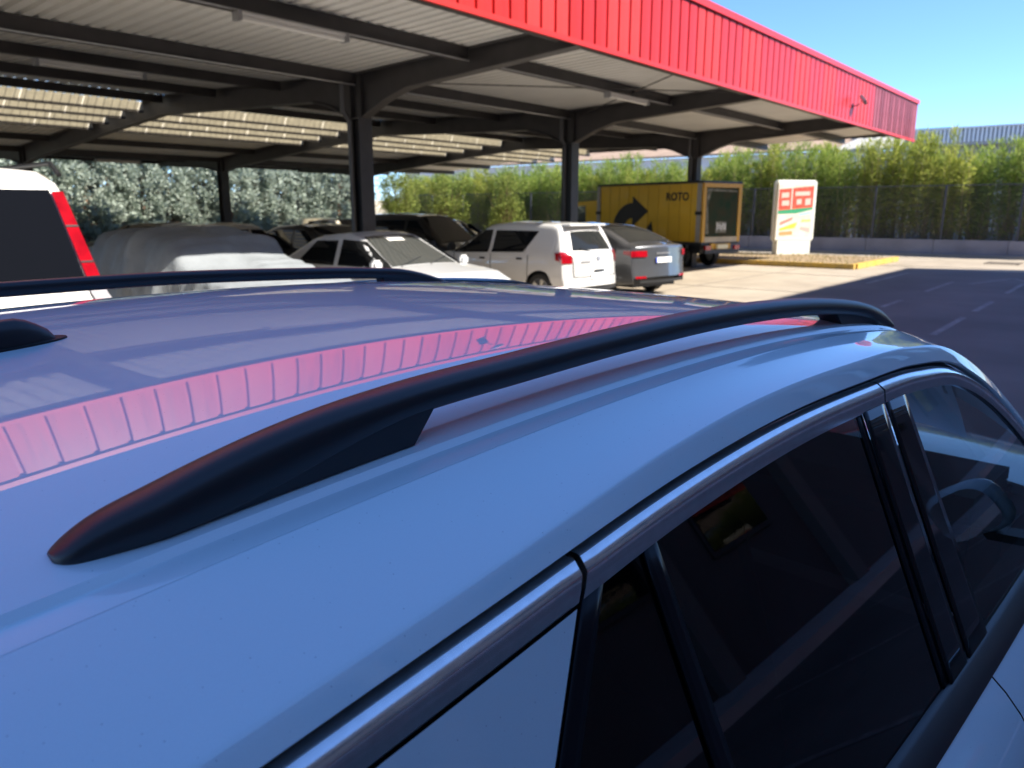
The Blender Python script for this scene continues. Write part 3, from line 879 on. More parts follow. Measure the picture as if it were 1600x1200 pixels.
def flood(x, label):
    e = empty('floodlight', (x, YF0 - .02, H + (2.62 if x > 10 else 2.9)), 0, label, 'floodlight', 'floodlights on the red fascia')
    m = MB(); m.tube([(0, .03, 0), (0, -.16, .02), (0, -.22, .08)], .018, 6); m.box(-.05, .05, .0, .04, -.07, .07)
    m.build('bracket', mat('dark_bracket', (.03, .02, .02), .5), e)
    b = MB().bevbox(-.13, .13, -.05, .05, -.10, .22, .02)
    b.build('lamp_head', zinc, e, loc=(.05, -.34, .16), rot=(R(-38), R(30), 0), smooth=True)
    MB().box(-.11, .11, -.058, -.052, -.08, .20).build('lamp_glass', white_pl, e, loc=(.05, -.34, .16), rot=(R(-38), R(30), 0))
    e.scale = (.72, .72, .72)
flood(21.6, 'small floodlight on the red fascia just left of the maroon section')
flood(7.45, 'small floodlight high on the red fascia above the camera, mirrored in the car roof')

# ================================================================== GENERIC PARKED CARS
tail_m = mat('red_lamp_lens', (0.42, 0.004, 0.012), 0.12, coat=1.0, col2=(.26, .002, .008), nscale=9)
clear_m = mat('clear_lamp_lens', (0.62, 0.60, 0.62), 0.1, 0.3, coat=1.0)
dark_glass = mat('dark_car_glass', (0.010, 0.012, 0.014), 0.02, coat=1.0, spec=0.6)
grey_glass = mat('grey_windscreen_glass', (0.055, 0.06, 0.058), 0.03, coat=1.0, spec=0.6)
rear_glass = mat('rear_window_glass', (0.020, 0.022, 0.022), 0.08, spec=0.25)
van_glass = mat('privacy_glass', (0.006, 0.007, 0.010), 0.10, spec=0.12)
plate_m = mat('plate_white', (0.78, 0.78, 0.76), 0.4)
trim_m = mat('black_trim', (0.015, 0.015, 0.016), 0.5)
def paint(name, col, metal=0.0, rough=.35):
    return mat(name, col, rough, metal, 1.0, coat_rough=.02, noise=.04, nscale=2)

class Car:
    def __init__(s, name, label, loc, heading, L, W, Hc, prof, belt, arches, body, sill=.24, tumble=.36, group='cars parked under the carport', cat='car', r=.31, plan=.10):
        s.L, s.W, s.H = L, W, Hc
        s.prof, s.belt, s.arch, s.sill, s.tum, s.plan = prof, belt, arches, sill, tumble, plan
        s.root = empty(name, loc, heading, label, cat, group)
        s.body = body
        xs = set(np.round(np.linspace(-L / 2, L / 2, 44), 4)) | {round(p[0], 4) for p in prof}
        for c, rr in arches:
            xs |= {round(c + rr * math.cos(a), 4) for a in np.linspace(0, math.pi, 13)}
        for p0, p1 in zip(prof[:-1], prof[1:]):
            if abs(p1[1] - p0[1]) > .12: xs |= {round(p0[0] + (p1[0] - p0[0]) * t, 4) for t in (.25, .5, .75)}
        xs = sorted(x for x in xs if -L / 2 <= x <= L / 2)
        T = [0, .12, .3, .5, .68, .82, .90, .95, .98, 1]
        for side in (-1, 1):
            rows = []
            for x in xs:
                zt, zb = s.zt(x), s.zb(x)
                zb = min(zb, zt - .01)
                rows.append([s.D(x, side * s.hw(x, zb + (zt - zb) * t), zb + (zt - zb) * t) for t in T])
            MB().grid(rows).build('side_panel', body, s.root, smooth=True, auto=50)
        rows = []
        for x in xs:
            zt = s.zt(x); e = s.hw(x, zt)
            rows.append([s.D(x, c * e, zt + s.crown(x) * (1 - c * c)) for c in np.linspace(-1, 1, 13)])
        MB().grid(rows).build('body_shell', body, s.root, smooth=True, auto=60)
        MB().box(-L / 2 + .25, L / 2 - .25, -W / 2 + .22, W / 2 - .22, .20, max(.5, belt(0) - .2)).build('underbody', trim_m, s.root)
        for c, rr in arches:
            for sd in (-1, 1): put_wheel(s.root, c, sd * (W / 2 - .125), sd, r)
    def zt(s, x): return lin(s.prof, x)
    def crown(s, x): return .025 if s.zt(x) > s.belt(x) + .05 else .02
    def zb(s, x):
        z = s.sill + .10 * max(0, (abs(x) - s.L / 2 + .5)) 
        for c, rr in s.arch:
            if abs(x - c) < rr: z = max(z, .30 + math.sqrt(max(0, rr * rr - (x - c) ** 2)))
        return z
    def hw(s, x, z, rounded=True):
        b = s.belt(x); W2 = s.W / 2
        k = 1 - .06 * (abs(x) / (s.L / 2)) ** 3
        if z < b: y = W2 * k * (1 - .10 * ((z - .62) / .5) ** 2 * (1 if z < .62 else .35))
        else: y = W2 * k * (1 - .10 * ((b - .62) / .5) ** 2 * .35) - .02 - s.tum * (z - b)
        d = s.zt(x) - z; rr = .075
        if d < rr and rounded:
            t = 1 - d / rr; y -= rr * (1 - math.sqrt(max(0, 1 - t * t))) * .9
        return max(.05, y)
    def D(s, x, y, z):
        k = min(1, max(0, (abs(x) - (s.L / 2 - .6)) / .6))
        return (x - math.copysign(1, x) * s.plan * 1.6 * (abs(y) / (s.W / 2)) ** 2.5 * k, y, z)
    def window(s, q, m=None, off=.007, name='side_window', sides=(-1, 1), nx=8, nz=5):
        (x0b, z0b), (x1b, z1b), (x1t, z1t), (x0t, z0t) = q
        for sd in sides:
            rows = []
            for i in range(nx + 1):
                a = i / nx; row = []
                for j in range(nz + 1):
                    b = j / nz
                    x = (x0b * (1 - a) + x1b * a) * (1 - b) + (x0t * (1 - a) + x1t * a) * b
                    z = (z0b * (1 - a) + z1b * a) * (1 - b) + (z0t * (1 - a) + z1t * a) * b
                    p = s.D(x, sd * (s.hw(x, z) + off), z); row.append(p)
                rows.append(row)
            MB().grid(rows).build(name, m or dark_glass, s.root, smooth=True, auto=None)
    def top(s, x0, x1, c0, c1, m=None, off=.008, name='windscreen', cy=0, nx=10, taper=1.0, par=None):
        rows = []
        for i in range(nx + 1):
            x = x0 + (x1 - x0) * i / nx
            e = s.hw(x, s.zt(x)); dz = (s.zt(x + .01) - s.zt(x - .01)) / .02
            n_ = Vector((-dz, 0, 1)).normalized() * off
            cc = c0 + (c1 - c0) * i / nx
            rows.append([tuple(Vector(s.D(x, cy + c * e * cc, s.zt(x) + s.crown(x) * (1 - (c * cc) ** 2))) + n_) for c in np.linspace(-1, 1, 11)])
        return MB().grid(rows).build(name, m or dark_glass, par or s.root, smooth=True, auto=None)
    def hwn(s, x, z):
        return s.hw(x, z, False) / (s.W / 2)
    def rear(s, y0, y1, z0, z1, m, name, off=.01, end=-1, nz=4, ny=5, par=None, skew=0, fol=False):
        """patch on the tail (end=-1) or nose (+1) between lateral and height limits"""
        pr = [p for p in s.prof if (p[0] * end > s.L / 2 - 1.1)]
        pr = sorted(pr, key=lambda p: p[1]); rows = []
        for i in range(nz + 1):
            z = z0 + (z1 - z0) * i / nz
            x = float(np.interp(z, [p[1] for p in pr], [p[0] for p in pr]))
            row = []
            for j in range(ny + 1):
                y = y0 + (y1 - y0) * j / ny
                zz = z + skew * (j / ny)
                p = Vector(s.D(x, y * (s.hwn(end * s.L * .47, zz) if fol else 1), zz)); row.append((p.x + end * (off + .012), p.y, p.z))
            rows.append(row)
        return MB().grid(rows).build(name, m, par or s.root, smooth=True, auto=None)
    def box(s, x0, x1, y0, y1, z0, z1, m, name, b=.012, par=None):
        return MB().bevbox(x0, x1, y0, y1, z0, z1, b).build(name, m, par or s.root, smooth=True)
    def mirrors(s, x, z, m):
        for sd in (-1, 1):
            y = s.hw(x, z)
            o = s.box(x - .06, x + .06, sd * (y + .03) if sd > 0 else -(y + .22), (y + .22) if sd > 0 else -(y + .03), z - .02, z + .13, m, 'wing_mirror', .035)

def hatch_prof(L, Hc, belt=.93, hood=.86, ws=.62, roof_f=.10, tail=.0):
    h = L / 2
    return [(-h, .42), (-h + .02, .60), (-h + .05, belt - .10), (-h + .13, belt + .02), (-h + .38, Hc - .10), (-h + .46, Hc - .045), (-h + .9, Hc - .012), (-h + 1.5, Hc), (h - 2.05, Hc - .03), (h - 1.9, Hc - .06), (h - 1.12, belt + .04), (h - .95, hood + .06), (h - .4, hood - .03), (h - .15, hood - .14), (h - .04, .60), (h, .42)]
def sedan_prof(L, Hc, belt=.92, hood=.84):
    h = L / 2
    return [(-h, .42), (-h + .02, .62), (-h + .06, belt - .02), (-h + .14, belt + .06), (-h + .55, belt + .07), (-h + .70, belt + .085), (-h + 1.35, Hc - .09), (-h + 1.55, Hc - .04), (-h + 2.1, Hc), (h - 2.2, Hc - .02), (h - 2.05, Hc - .05), (h - 1.25, belt + .03), (h - 1.08, hood + .05), (h - .45, hood - .04), (h - .15, hood - .15), (h - .04, .60), (h, .42)]

# --- white hatchback, tail to the aisle
wht = paint('white_car_paint', (0.72, 0.72, 0.71))
L = 4.07; hd = R(87); h0 = L / 2
def tail_loc(x, y, L, hd): return (x + math.cos(hd) * L / 2, y + math.sin(hd) * L / 2, 0)
c = Car('white_hatchback', 'white five-door hatchback with its tail to the aisle, left of the grey saloon', tail_loc(12.26, 7.85, L, hd), hd, L, 1.78, 1.52,
        [(-h0, .36), (-h0 + .01, .50), (-h0 + .035, .60), (-h0 + .05, .78), (-h0 + .08, .92), (-h0 + .15, 1.01), (-h0 + .40, 1.38), (-h0 + .47, 1.455), (-h0 + .60, 1.49), (-h0 + 1.1, 1.515), (-h0 + 1.7, 1.52), (h0 - 2.0, 1.49), (h0 - 1.85, 1.455), (h0 - 1.12, 1.01), (h0 - .95, .95), (h0 - .5, .90), (h0 - .2, .80), (h0 - .05, .62), (h0, .40)], lambda x: .97 - .02 * x, [(-1.27, .36), (1.30, .36)], wht, plan=.17)
h = L / 2
c.window([(-.86, .985), (-.05, .96), (-.05, 1.37), (-1.13, 1.37)], name='rear_door_window')
c.window([(.04, .955), (1.12, .92), (.42, 1.36), (.04, 1.38)], name='front_door_window')
c.top(-h + .15, -h + .375, .80, .72, name='rear_window', m=rear_glass)
c.top(h - 1.86, h - 1.16, .88, .92, name='windscreen')
MB().bevbox(-h + .30, -h + .52, -.56, .56, 1.455, 1.495, .015).build('spoiler', wht, c.root, smooth=True)
for sd in (-1, 1):
    o = c.rear(sd * .85, sd * .66, .80, 1.01, tail_m, 'tail_light', off=.008)
    c.window([(-h + .06, .82), (-h + .26, .86), (-h + .30, .99), (-h + .12, 1.0)], m=tail_m, name='tail_light_side', sides=(sd,), off=.012, nx=3, nz=3)
    o2 = c.box(-.85, -.70, sd * (c.hw(-.8, .86)) - .02, sd * (c.hw(-.8, .86)) + .02, .84, .875, trim_m, 'door_handle')
    c.box(.12, .27, sd * (c.hw(.2, .84)) - .02, sd * (c.hw(.2, .84)) + .02, .82, .855, trim_m, 'door_handle')
c.rear(-.26, .26, .50, .61, plate_m, 'number_plate', off=.012)
c.rear(-.62, .62, .30, .36, trim_m, 'bumper_insert', off=.01)
c.rear(-.05, .05, .84, .92, zinc, 'badge', off=.014)
c.rear(.24, .48, .81, .845, mat('badge_grey', (.25, .25, .26), .4), 'lettering', off=.012)
c.mirrors(1.05, .98, trim_m)
for xl in (-.03, 1.0, -.98):
    for sd in (-1, 1):
        MB().grid([[c.D(xl + dx, sd * (c.hw(xl, z) + .003), z) for z in np.linspace(.34, .93, 8)] for dx in (-.008, .008)]).build('door_gap', trim_m, c.root)

for yy_ in (-.64, .64): c.rear(yy_ - .008, yy_ + .008, .56, .98, trim_m, 'tailgate_gap', off=.006, ny=1)
c.rear(-.64, .64, .548, .562, trim_m, 'tailgate_gap', off=.006)
c.rear(-.16, .16, .635, .675, trim_m, 'tailgate_handle', off=.010)
c.window([(-1.7, .26), (1.7, .26), (1.7, .33), (-1.7, .33)], m=trim_m, name='sill_trim', off=.006, nx=14, nz=1)
MB().tube([(-h + .12, 0.1, .99), (-h + .17, .42, 1.06)], .010, 5).build('wiper', trim_m, c.root)
MB().tube([(.1, 0, 1.53), (-.12, 0, 1.72)], .006, 5).build('aerial', trim_m, c.root)

# --- grey fastback saloon
grey = paint('metallic_grey_paint', (0.12, 0.125, 0.135), 0.6, .34)
L = 4.69; hd = R(81); h = L / 2
pf = [(-h, .40), (-h + .03, .62), (-h + .05, .86), (-h + .03, 1.02), (-h + .10, 1.045), (-h + .35, 1.08), (-h + 1.0, 1.33), (-h + 1.4, 1.43), (-h + 2.0, 1.47), (h - 2.3, 1.45), (h - 2.1, 1.42), (h - 1.25, 1.0), (h - 1.05, .93), (h - .4, .82), (h - .12, .70), (h - .03, .55), (h, .40)]
pf = [(a, b) for a, b in pf if True]; pf[3] = (-h + .06, 1.02)
pf = sorted(pf, key=lambda p: p[0])
c = Car('grey_saloon', 'metallic grey fastback saloon, its tail to the aisle at the right end of the row', tail_loc(14.42, 7.68, L, hd), hd, L, 1.83, 1.47,
        pf, lambda x: .97 - .02 * x, [(-1.40, .36), (1.38, .36)], grey)
c.top(-h + .40, -h + 1.22, .84, .80, name='rear_window', m=rear_glass)
c.top(h - 2.05, h - 1.30, .88, .92, name='windscreen')
c.window([(-1.55, 1.03), (-.20, .975), (-.20, 1.34), (-1.05, 1.33)], name='rear_door_window')
c.window([(-.12, .97), (1.10, .93), (.25, 1.34), (-.12, 1.36)], name='front_door_window')
for sd in (-1, 1):
    c.rear(sd * .89, sd * (.50 if sd > 0 else .74), .83, .95, tail_m, 'tail_light', off=.012)
    c.window([(-h + .08, .85), (-h + .30, .88), (-h + .30, .95), (-h + .10, .95)], m=tail_m, name='tail_light_side', sides=(sd,), off=.012, nx=3, nz=3)
    c.rear(sd * .80, sd * .55, .40, .44, tail_m, 'reflector', off=.012)
c.rear(-.26, .26, .70, .81, plate_m, 'number_plate', off=.014)
blue_b = mat('plate_blue_band', (.02, .06, .4), .4)
c.rear(.22, .26, .70, .81, blue_b, 'plate_band', off=.018, ny=1)
for k in range(6):
    c.rear(-.20 + k * .075, -.155 + k * .075, .875, .905, mat('badge_grey', (.25, .25, .26), .4), 'lettering', off=.012, ny=1, nz=1)
c.rear(-.7, .7, .30, .36, trim_m, 'bumper_insert', off=.01)
c.mirrors(1.05, .95, grey)

# --- older white saloon, nose to the aisle
L = 4.40; hd = R(-89); h = L / 2
silv = paint('old_white_paint', (0.66, 0.67, 0.68))
c = Car('white_saloon', 'older white saloon with its nose to the aisle and a paper on the windscreen', (8.12, 7.02 + L / 2, 0), hd, L, 1.66, 1.41,
        sedan_prof(L, 1.41, .91, .90), lambda x: .91, [(-1.30, .35), (1.33, .35)], silv)
c.window([(-1.12, .945), (-.22, .94), (-.22, 1.30), (-.72, 1.29)], name='rear_door_window')
c.window([(-.12, .94), (1.02, .94), (.34, 1.30), (-.12, 1.32)], name='front_door_window')
c.top(h - 2.03, h - 1.27, .88, .93, name='windscreen', m=grey_glass)
c.top(-h + .74, -h + 1.32, .90, .86, name='rear_window')
c.top(h - 1.98, h - 1.86, .28, .28, name='paper_sticker', m=white_pl, off=.014, cy=0)
c.mirrors(.86, .93, silv)
MB().tube([(h - 1.24, -.5, .975), (h - 1.42, .05, 1.07)], .008, 5).build('wiper', trim_m, c.root)
MB().tube([(h - 1.24, .1, .975), (h - 1.42, .6, 1.06)], .008, 5).build('wiper', trim_m, c.root)
for sd in (-1, 1):
    c.rear(sd * .76, sd * .46, .58, .72, clear_m, 'headlight', end=1, off=.012)
c.rear(-.40, .40, .58, .70, trim_m, 'grille', end=1, off=.010)

# --- white van with tall tail lights at the left edge
vanp = paint('cream_white_paint', (0.80, 0.78, 0.73))
L = 4.75; hd = R(88); h = L / 2
vp = [(-h, .40), (-h + .02, .70), (-h + .06, 1.15), (-h + .22, 1.88), (-h + .30, 1.965), (-h + .45, 2.015), (-h + 1.2, 2.04), (h - 1.9, 2.02), (h - 1.7, 1.98), (h - .95, 1.20), (h - .7, 1.10), (h - .2, .95), (h - .05, .70), (h, .40)]
c = Car('white_van', 'cream white passenger van with tall red tail lights, cut by the left edge', (1.82, 6.0 + L / 2, 0), hd, L, 1.90, 2.04,
        vp, lambda x: 1.10, [(-1.45, .37), (1.50, .37)], vanp, tumble=.24, r=.33, plan=.05)
c.rear(-.815, .815, 1.18, 1.88, van_glass, 'rear_window', off=.012, nz=8, fol=True)
for sd in (-1, 1):
    c.rear(sd * .95, sd * .835, 1.19, 1.87, tail_m, 'tail_light', off=.004, nz=8, fol=True)
    for zz_ in (1.36, 1.62): c.rear(sd * .95, sd * .835, zz_, zz_ + .012, trim_m, 'lamp_divider', off=.010, nz=1, fol=True)
    c.rear(sd * .955, sd * .82, .98, 1.185, clear_m, 'indicator_light', off=.004, fol=True)
    c.rear(sd * .962, sd * .79, .90, .975, tail_m, 'reflector', off=.004, fol=True)
    MB().tube([(-h + .35, sd * .70, 1.99), (-h + .50, sd * .70, 2.08), (h - 2.2, sd * .70, 2.08), (h - 2.1, sd * .70, 2.02)], .018, 8).build('roof_rail', trim_m, c.root, smooth=True)
c.rear(-.30, .30, .78, .90, plate_m, 'number_plate', off=.016)
MB().tube([(-h + .02, -.55, 1.22), (-h + .03, .0, 1.24)], .012, 6).build('wiper', zinc, c.root)
c.window([(-1.9, 1.15), (-.4, 1.15), (-.4, 1.72), (-1.8, 1.72)], name='rear_side_window')
c.window([(-.3, 1.15), (.6, 1.15), (.6, 1.72), (-.3, 1.72)], name='middle_side_window')
c.window([(.68, 1.15), (1.55, 1.15), (.85, 1.70), (.68, 1.72)], name='front_side_window')
c.top(h - 1.66, h - 1.0, .90, .93)
MB().bevbox(-h - .04, -h + .25, -.86, .86, .38, .62, .04).build('rear_bumper', vanp, c.root, smooth=True)

# --- car under a grey cover
cov_m = mat('silver_grey_cover_cloth', (0.26, 0.285, 0.31), 0.62, noise=.18, nscale=2.5, bump=.8, bscale=7)
L = 4.35; h = L / 2; Wc = 1.90
cvp = [(-h - .06, .12), (-h, .55), (-h + .05, .95), (-h + .35, 1.36), (-h + .7, 1.52), (-h + 1.4, 1.58), (h - 2.05, 1.56), (h - 1.85, 1.52), (h - 1.15, 1.14), (h - .9, 1.05), (h - .35, .99), (h - .1, .86), (h, .55), (h + .08, .12)]
root = empty('covered_car', (5.52, 7.62 + h, 0), R(-88), 'car wrapped in a wrinkled grey cover, sunlit at the front', 'covered car', 'cars parked under the carport')
rnd = random.Random(5)
folds = [(rnd.uniform(-h, h), rnd.uniform(.04, .12), rnd.uniform(.015, .065), rnd.uniform(-.7, .7)) for _ in range(70)]
rows = []
for x in np.linspace(-h - .06, h + .08, 110):
    zt = interp(cvp, x); row = []
    e = .90 - .12 * abs(x / h) ** 4
    ins = .24 * max(0, (zt - 1.0)) / .5
    for k in range(41):
        c_ = -1 + 2 * k / 40; s_ = abs(c_)
        if s_ > .5:
            q = (s_ - .5) / .5; z = zt - (zt - .14) * (q ** 1.35); y = (e - ins) + (.07 + ins) * min(1, q * 1.6) ** .8
        else:
            y = (e - ins) * s_ / .5; z = zt + .03 * (1 - (s_ / .5) ** 2) - .02 * (s_ / .5) ** 6
            q = 0
        dz = 0; dy = 0
        for fx, fw_, fa, fs in folds:
            d = (x - fx - fs * z * (1 if c_ > 0 else -1)) / fw_
            g_ = fa * math.exp(-d * d)
            dy += g_ * (.15 + 1.1 * q); dz += g_ * .62
        dz += .012 * math.sin(x * 9 + c_ * 7) * math.sin(c_ * 11)
        row.append((x, math.copysign(y + dy, c_), z + dz * (1 - q)))
    rows.append(row)
MB().grid(rows).build('cover', cov_m, root, smooth=True, auto=None)
MB().tube([(-h + .1, -.8, .25), (h - .1, -.8, .25)], .02, 6).build('hem_cord', trim_m, root)
root.scale = (1, 1, .875)
for wx in (-1.3, 1.35):
    for sd in (-1, 1): put_wheel(root, wx, sd * .72, sd, .31)

# --- second rank and back row
def simple(kind, name, label, loc, hd, col, L=4.2, W=1.75, Hc=1.46, metal=0, glass=None, tails=True):
    pm = paint('paint_' + name + str(round(col[0] * 100)), col, metal)
    hh = L / 2
    pr = hatch_prof(L, Hc) if kind == 'hatch' else sedan_prof(L, Hc)
    cc = Car(name, label, (loc[0], loc[1], 0), R(hd), L, W, Hc, pr, lambda x: .93, [(-L * .31, .35), (L * .315, .35)], pm)
    if kind == 'hatch':
        cc.window([(-L * .36, .97), (-.10, .95), (-.10, Hc - .14), (-L * .30, Hc - .15)], name='rear_door_window')
        cc.window([(-.02, .95), (1.0, .95), (.40, Hc - .15), (-.02, Hc - .14)], name='front_door_window')
        cc.top(-hh + .15, -hh + .37, .84, .80, name='rear_window')
        cc.top(hh - 1.86, hh - 1.16, .88, .92)
    else:
        cc.window([(-L * .28, .96), (-.20, .95), (-.20, Hc - .12), (-L * .18, Hc - .13)], name='rear_door_window')
        cc.window([(-.12, .95), (L * .22, .95), (L * .07, Hc - .13), (-.12, Hc - .12)], name='front_door_window')
        cc.top(-hh + .74, -hh + 1.33, .90, .86, name='rear_window')
        cc.top(hh - 2.02, hh - 1.27, .88, .93)
    for sd in (-1, 1):
        cc.rear(sd * .80, sd * .52, .74, .90, tail_m, 'tail_light')
        cc.rear(sd * .78, sd * .48, .58, .72, clear_m, 'headlight', end=1)
    cc.rear(-.26, .26, .55, .66, plate_m, 'number_plate', off=.012)
    cc.mirrors(.95, .93, pm)
    return cc
simple('hatch', 'black_crossover', 'black crossover behind the white hatchback, facing the column row', (13.9, 14.1), -82, (.012, .012, .014), 4.35, 1.85, 1.66)
simple('sedan', 'black_saloon', 'low black saloon behind the white saloon, right of the tall column', (10.9, 14.3), -80, (.014, .014, .016), 4.5, 1.8, 1.45)
simple('sedan', 'beige_saloon', 'beige saloon with dark side windows behind the covered car', (9.3, 15.6), 20, (.66, .60, .48), 4.5, 1.8, 1.47)
simple('hatch', 'cream_hatchback', 'cream hatchback far back beside the cypress hedge, tail towards the camera', (17.9, 24.0), 62, (.66, .62, .52), 4.0, 1.72, 1.50)
simple('sedan', 'dark_green_saloon', 'dark saloon in front of the cypress hedge, left of the back column', (10.4, 20.2), 15, (.03, .035, .032), 4.5, 1.8, 1.45)
simple('hatch', 'charcoal_hatchback', 'charcoal hatchback with a red tail light just right of the van', (4.9, 15.3), 78, (.025, .027, .03), 4.2, 1.76, 1.50)
simple('hatch', 'blue_hatchback', 'blue hatchback mostly hidden behind the white hatchback roof', (17.2, 16.5), -80, (.03, .12, .34), 4.0, 1.72, 1.50)
simple('sedan', 'navy_saloon', 'navy saloon beyond the cream hatchback by the hedge', (20.6, 24.8), 40, (.02, .03, .06), 4.4, 1.76, 1.45)

# --- yellow box truck
yel = mat('yellow_truck_paint', (0.78, 0.47, 0.012), 0.4, noise=.12, nscale=1.5, coat=.3)
yel2 = mat('yellow_frame_paint', (0.66, 0.36, 0.02), 0.45, noise=.15, nscale=4)
dk = mat('truck_dark_print', (0.012, 0.013, 0.018), .45)
alu = mat('aluminium_post', (0.40, 0.38, 0.37), .45, .3, noise=.15, nscale=10)
hd = R(74)
truck = empty('box_truck', (22.05, 10.55, 0), hd, 'yellow box truck with a dark arrow and lettering on its side', 'truck')
# local: +x forward (from rear), +y left (the side facing the camera); rear-left corner at origin
TL, TW, TB, TT = 4.75, 1.75, .80, 2.56
MB().box(0.02, TL, -TW + .02, -.02, TB, TT).build('cargo_box', yel, truck)
MB().box(-.0, TL + .02, -TW - .01, .012, TT, TT + .07).build('roof_rail', dk, truck)
MB().box(0, TL, -TW, .008, TB - .08, TB).build('chassis_rail', dk, truck)
for xx in (.0, TL - .16):
    MB().box(xx + .06, xx + .22, -.02, .018, TB, TT).build('corner_post', alu, truck)
    MB().box(xx + .02, xx + .26, .0, .035, TB + .82, TB + .92).build('clamp', dk, truck)
for k in range(9):
    MB().box(.48 + k * .46, .49 + k * .46, -.019, -.013, TB, TT).build('panel_seam', mat('yellow_seam', (.40, .21, .008), .5), truck)
# arrow: curved shaft + head, flat print on the side
yy = -.012
m = MB(); outer = []; inner = []
for t in np.linspace(0, 1, 12):
    a = math.pi * (1 - .5 * t)
    outer.append((3.05 + 1.0 * -math.cos(a) * -1 * 1.0, TB + .15 + 1.05 * math.sin(a)))
    inner.append((3.05 + .45 * -math.cos(a) * -1, TB + .15 + .55 * math.sin(a)))
rows = [[(3.05 + (3.05 - o[0]), yy, o[1]) for o in outer], [(3.05 + (3.05 - o[0]), yy, o[1]) for o in inner]]
m.grid([[(r_[0], yy, r_[2]) for r_ in rw] for rw in rows])
m.add([(3.05, yy, TB + 1.42), (2.30, yy, TB + .93), (3.05, yy, TB + .42)], [(0, 1, 2)])
m.build('arrow_print', dk, truck)
m = MB(); m.add([(2.15, yy, TB + .62), (2.0, yy, TB + .02), (2.65, yy, TB + .02)], [(0, 1, 2)]); m.build('arrow_print', dk, truck)
def text(body, size, m, parent, loc, rot, name='lettering', ext=.002, bold=0.0):
    cu = bpy.data.curves.new(name, 'FONT'); cu.body = body; cu.size = size; cu.extrude = ext; cu.offset = bold
    cu.align_x = 'CENTER'; cu.align_y = 'CENTER'; cu.resolution_u = 3
    ob = bpy.data.objects.new(name, cu); C.objects.link(ob)
    dg = bpy.context.evaluated_depsgraph_get(); me = bpy.data.meshes.new_from_object(ob.evaluated_get(dg))
    bpy.data.objects.remove(ob); bpy.data.curves.remove(cu)
    return link(name, me, m, parent, loc, rot)
text('ROTO', .34, dk, truck, (1.05, -.008, TT - .40), (R(90), 0, R(180)), bold=.008)
# rear face: frame, poster
m = MB(); m.box(-.03, .03, -TW, -TW + .14, TB, TT); m.box(-.03, .03, -.12, 0, TB, TT); m.box(-.03, .03, -TW + .14, -.12, TT - .12, TT)
m.build('door_frame', yel2, truck)
MB().box(-.03, .03, -TW + .14, -.12, TB, TB + .16).build('tail_lift', mat('pale_board', (.55, .48, .36), .6, noise=.2, nscale=5), truck)
MB().box(-.012, .015, -TW + .15, -.13, TB + .17, TT - .13).build('rear_poster', mat('dark_green_poster', (.020, .050, .034), .8, col2=(.06, .05, .03), nscale=2.2, spec=.1), truck)
pg = mat('poster_pale', (.30, .30, .27), .8, col2=(.09, .10, .08), nscale=6, spec=.1)
m = MB(); m.add([(-.016, -.16, TB + .25), (-.016, -.30, TB + .25), (-.016, -.22, TB + 1.1), (-.016, -.36, TT - .22), (-.016, -.16, TT - .16)], [(0, 1, 2, 3, 4)])
m.add([(-.016, -.2, TT - .16), (-.016, -TW + .2, TT - .2), (-.016, -TW + .2, TT - .25), (-.016, -.36, TT - .24)], [(0, 1, 2, 3)])
m.build('poster_figure', pg, truck)
MB().box(-.017, -.013, -1.10, -.62, TB + .28, TB + .62).build('poster_figure', pg, truck)
text('OIL', .26, white_pl, truck, (-.020, -.86, TB + .48), (R(90), 0, R(-90))) if False else None
for k in range(5):
    MB().box(-.022, -.018, -.66 - k * .09 - .05, -.66 - k * .09, TB + .36 + (k % 2) * .03, TB + .58 - (k % 3) * .03).build('poster_mark', white_pl, truck)
MB().box(-.10, -.02, -TW + .1, -.1, .46, .58).build('rear_bumper', dk, truck)
for y0 in (-.34, -TW + .08):
    MB().bevbox(-.12, -.04, y0, y0 + .24, .56, .70, .01).build('tail_light', tail_m, truck, smooth=True)
MB().box(-.13, -.06, -1.10, -.62, .60, .73).build('number_plate', mat('pale_plate', (.75, .70, .5), .5), truck)
MB().box(-.06, 0, -1.3, -.4, .58, .76).build('rear_board', yel2, truck)
for xx in (1.0,):
    for y_, sd in ((-.20, 1), (-TW + .20, -1)): put_wheel(truck, xx, y_, sd, .36)
put_wheel(truck, TL + .95, -.18, 1, .36); put_wheel(truck, TL + .95, -TW + .18, -1, .36)
MB().box(.3, TL + .8, -TW + .3, -.3, .45, .72).build('chassis', dk, truck)
m = MB().prism([(TL + .12, .45), (TL + 1.75, .45), (TL + 1.80, 1.15), (TL + 1.35, 2.05), (TL + .20, 2.10), (TL + .12, 2.0)], 'y', -TW + .06, -.06)
cabo = m.build('cab', yel, truck)
MB().prism([(TL + .75, 1.25), (TL + 1.62, 1.25), (TL + 1.28, 1.90), (TL + .75, 1.92)], 'y', -.058, -.050).build('cab_window', grey_glass, cabo)
MB().prism([(TL + .75, 1.25), (TL + 1.62, 1.25), (TL + 1.28, 1.90), (TL + .75, 1.92)], 'y', -TW + .05, -TW + .058).build('cab_window', grey_glass, cabo)
MB().bevbox(TL + 1.55, TL + 1.72, .02, .20, 1.15, 1.50, .02).build('cab_mirror', dk, cabo, smooth=True)

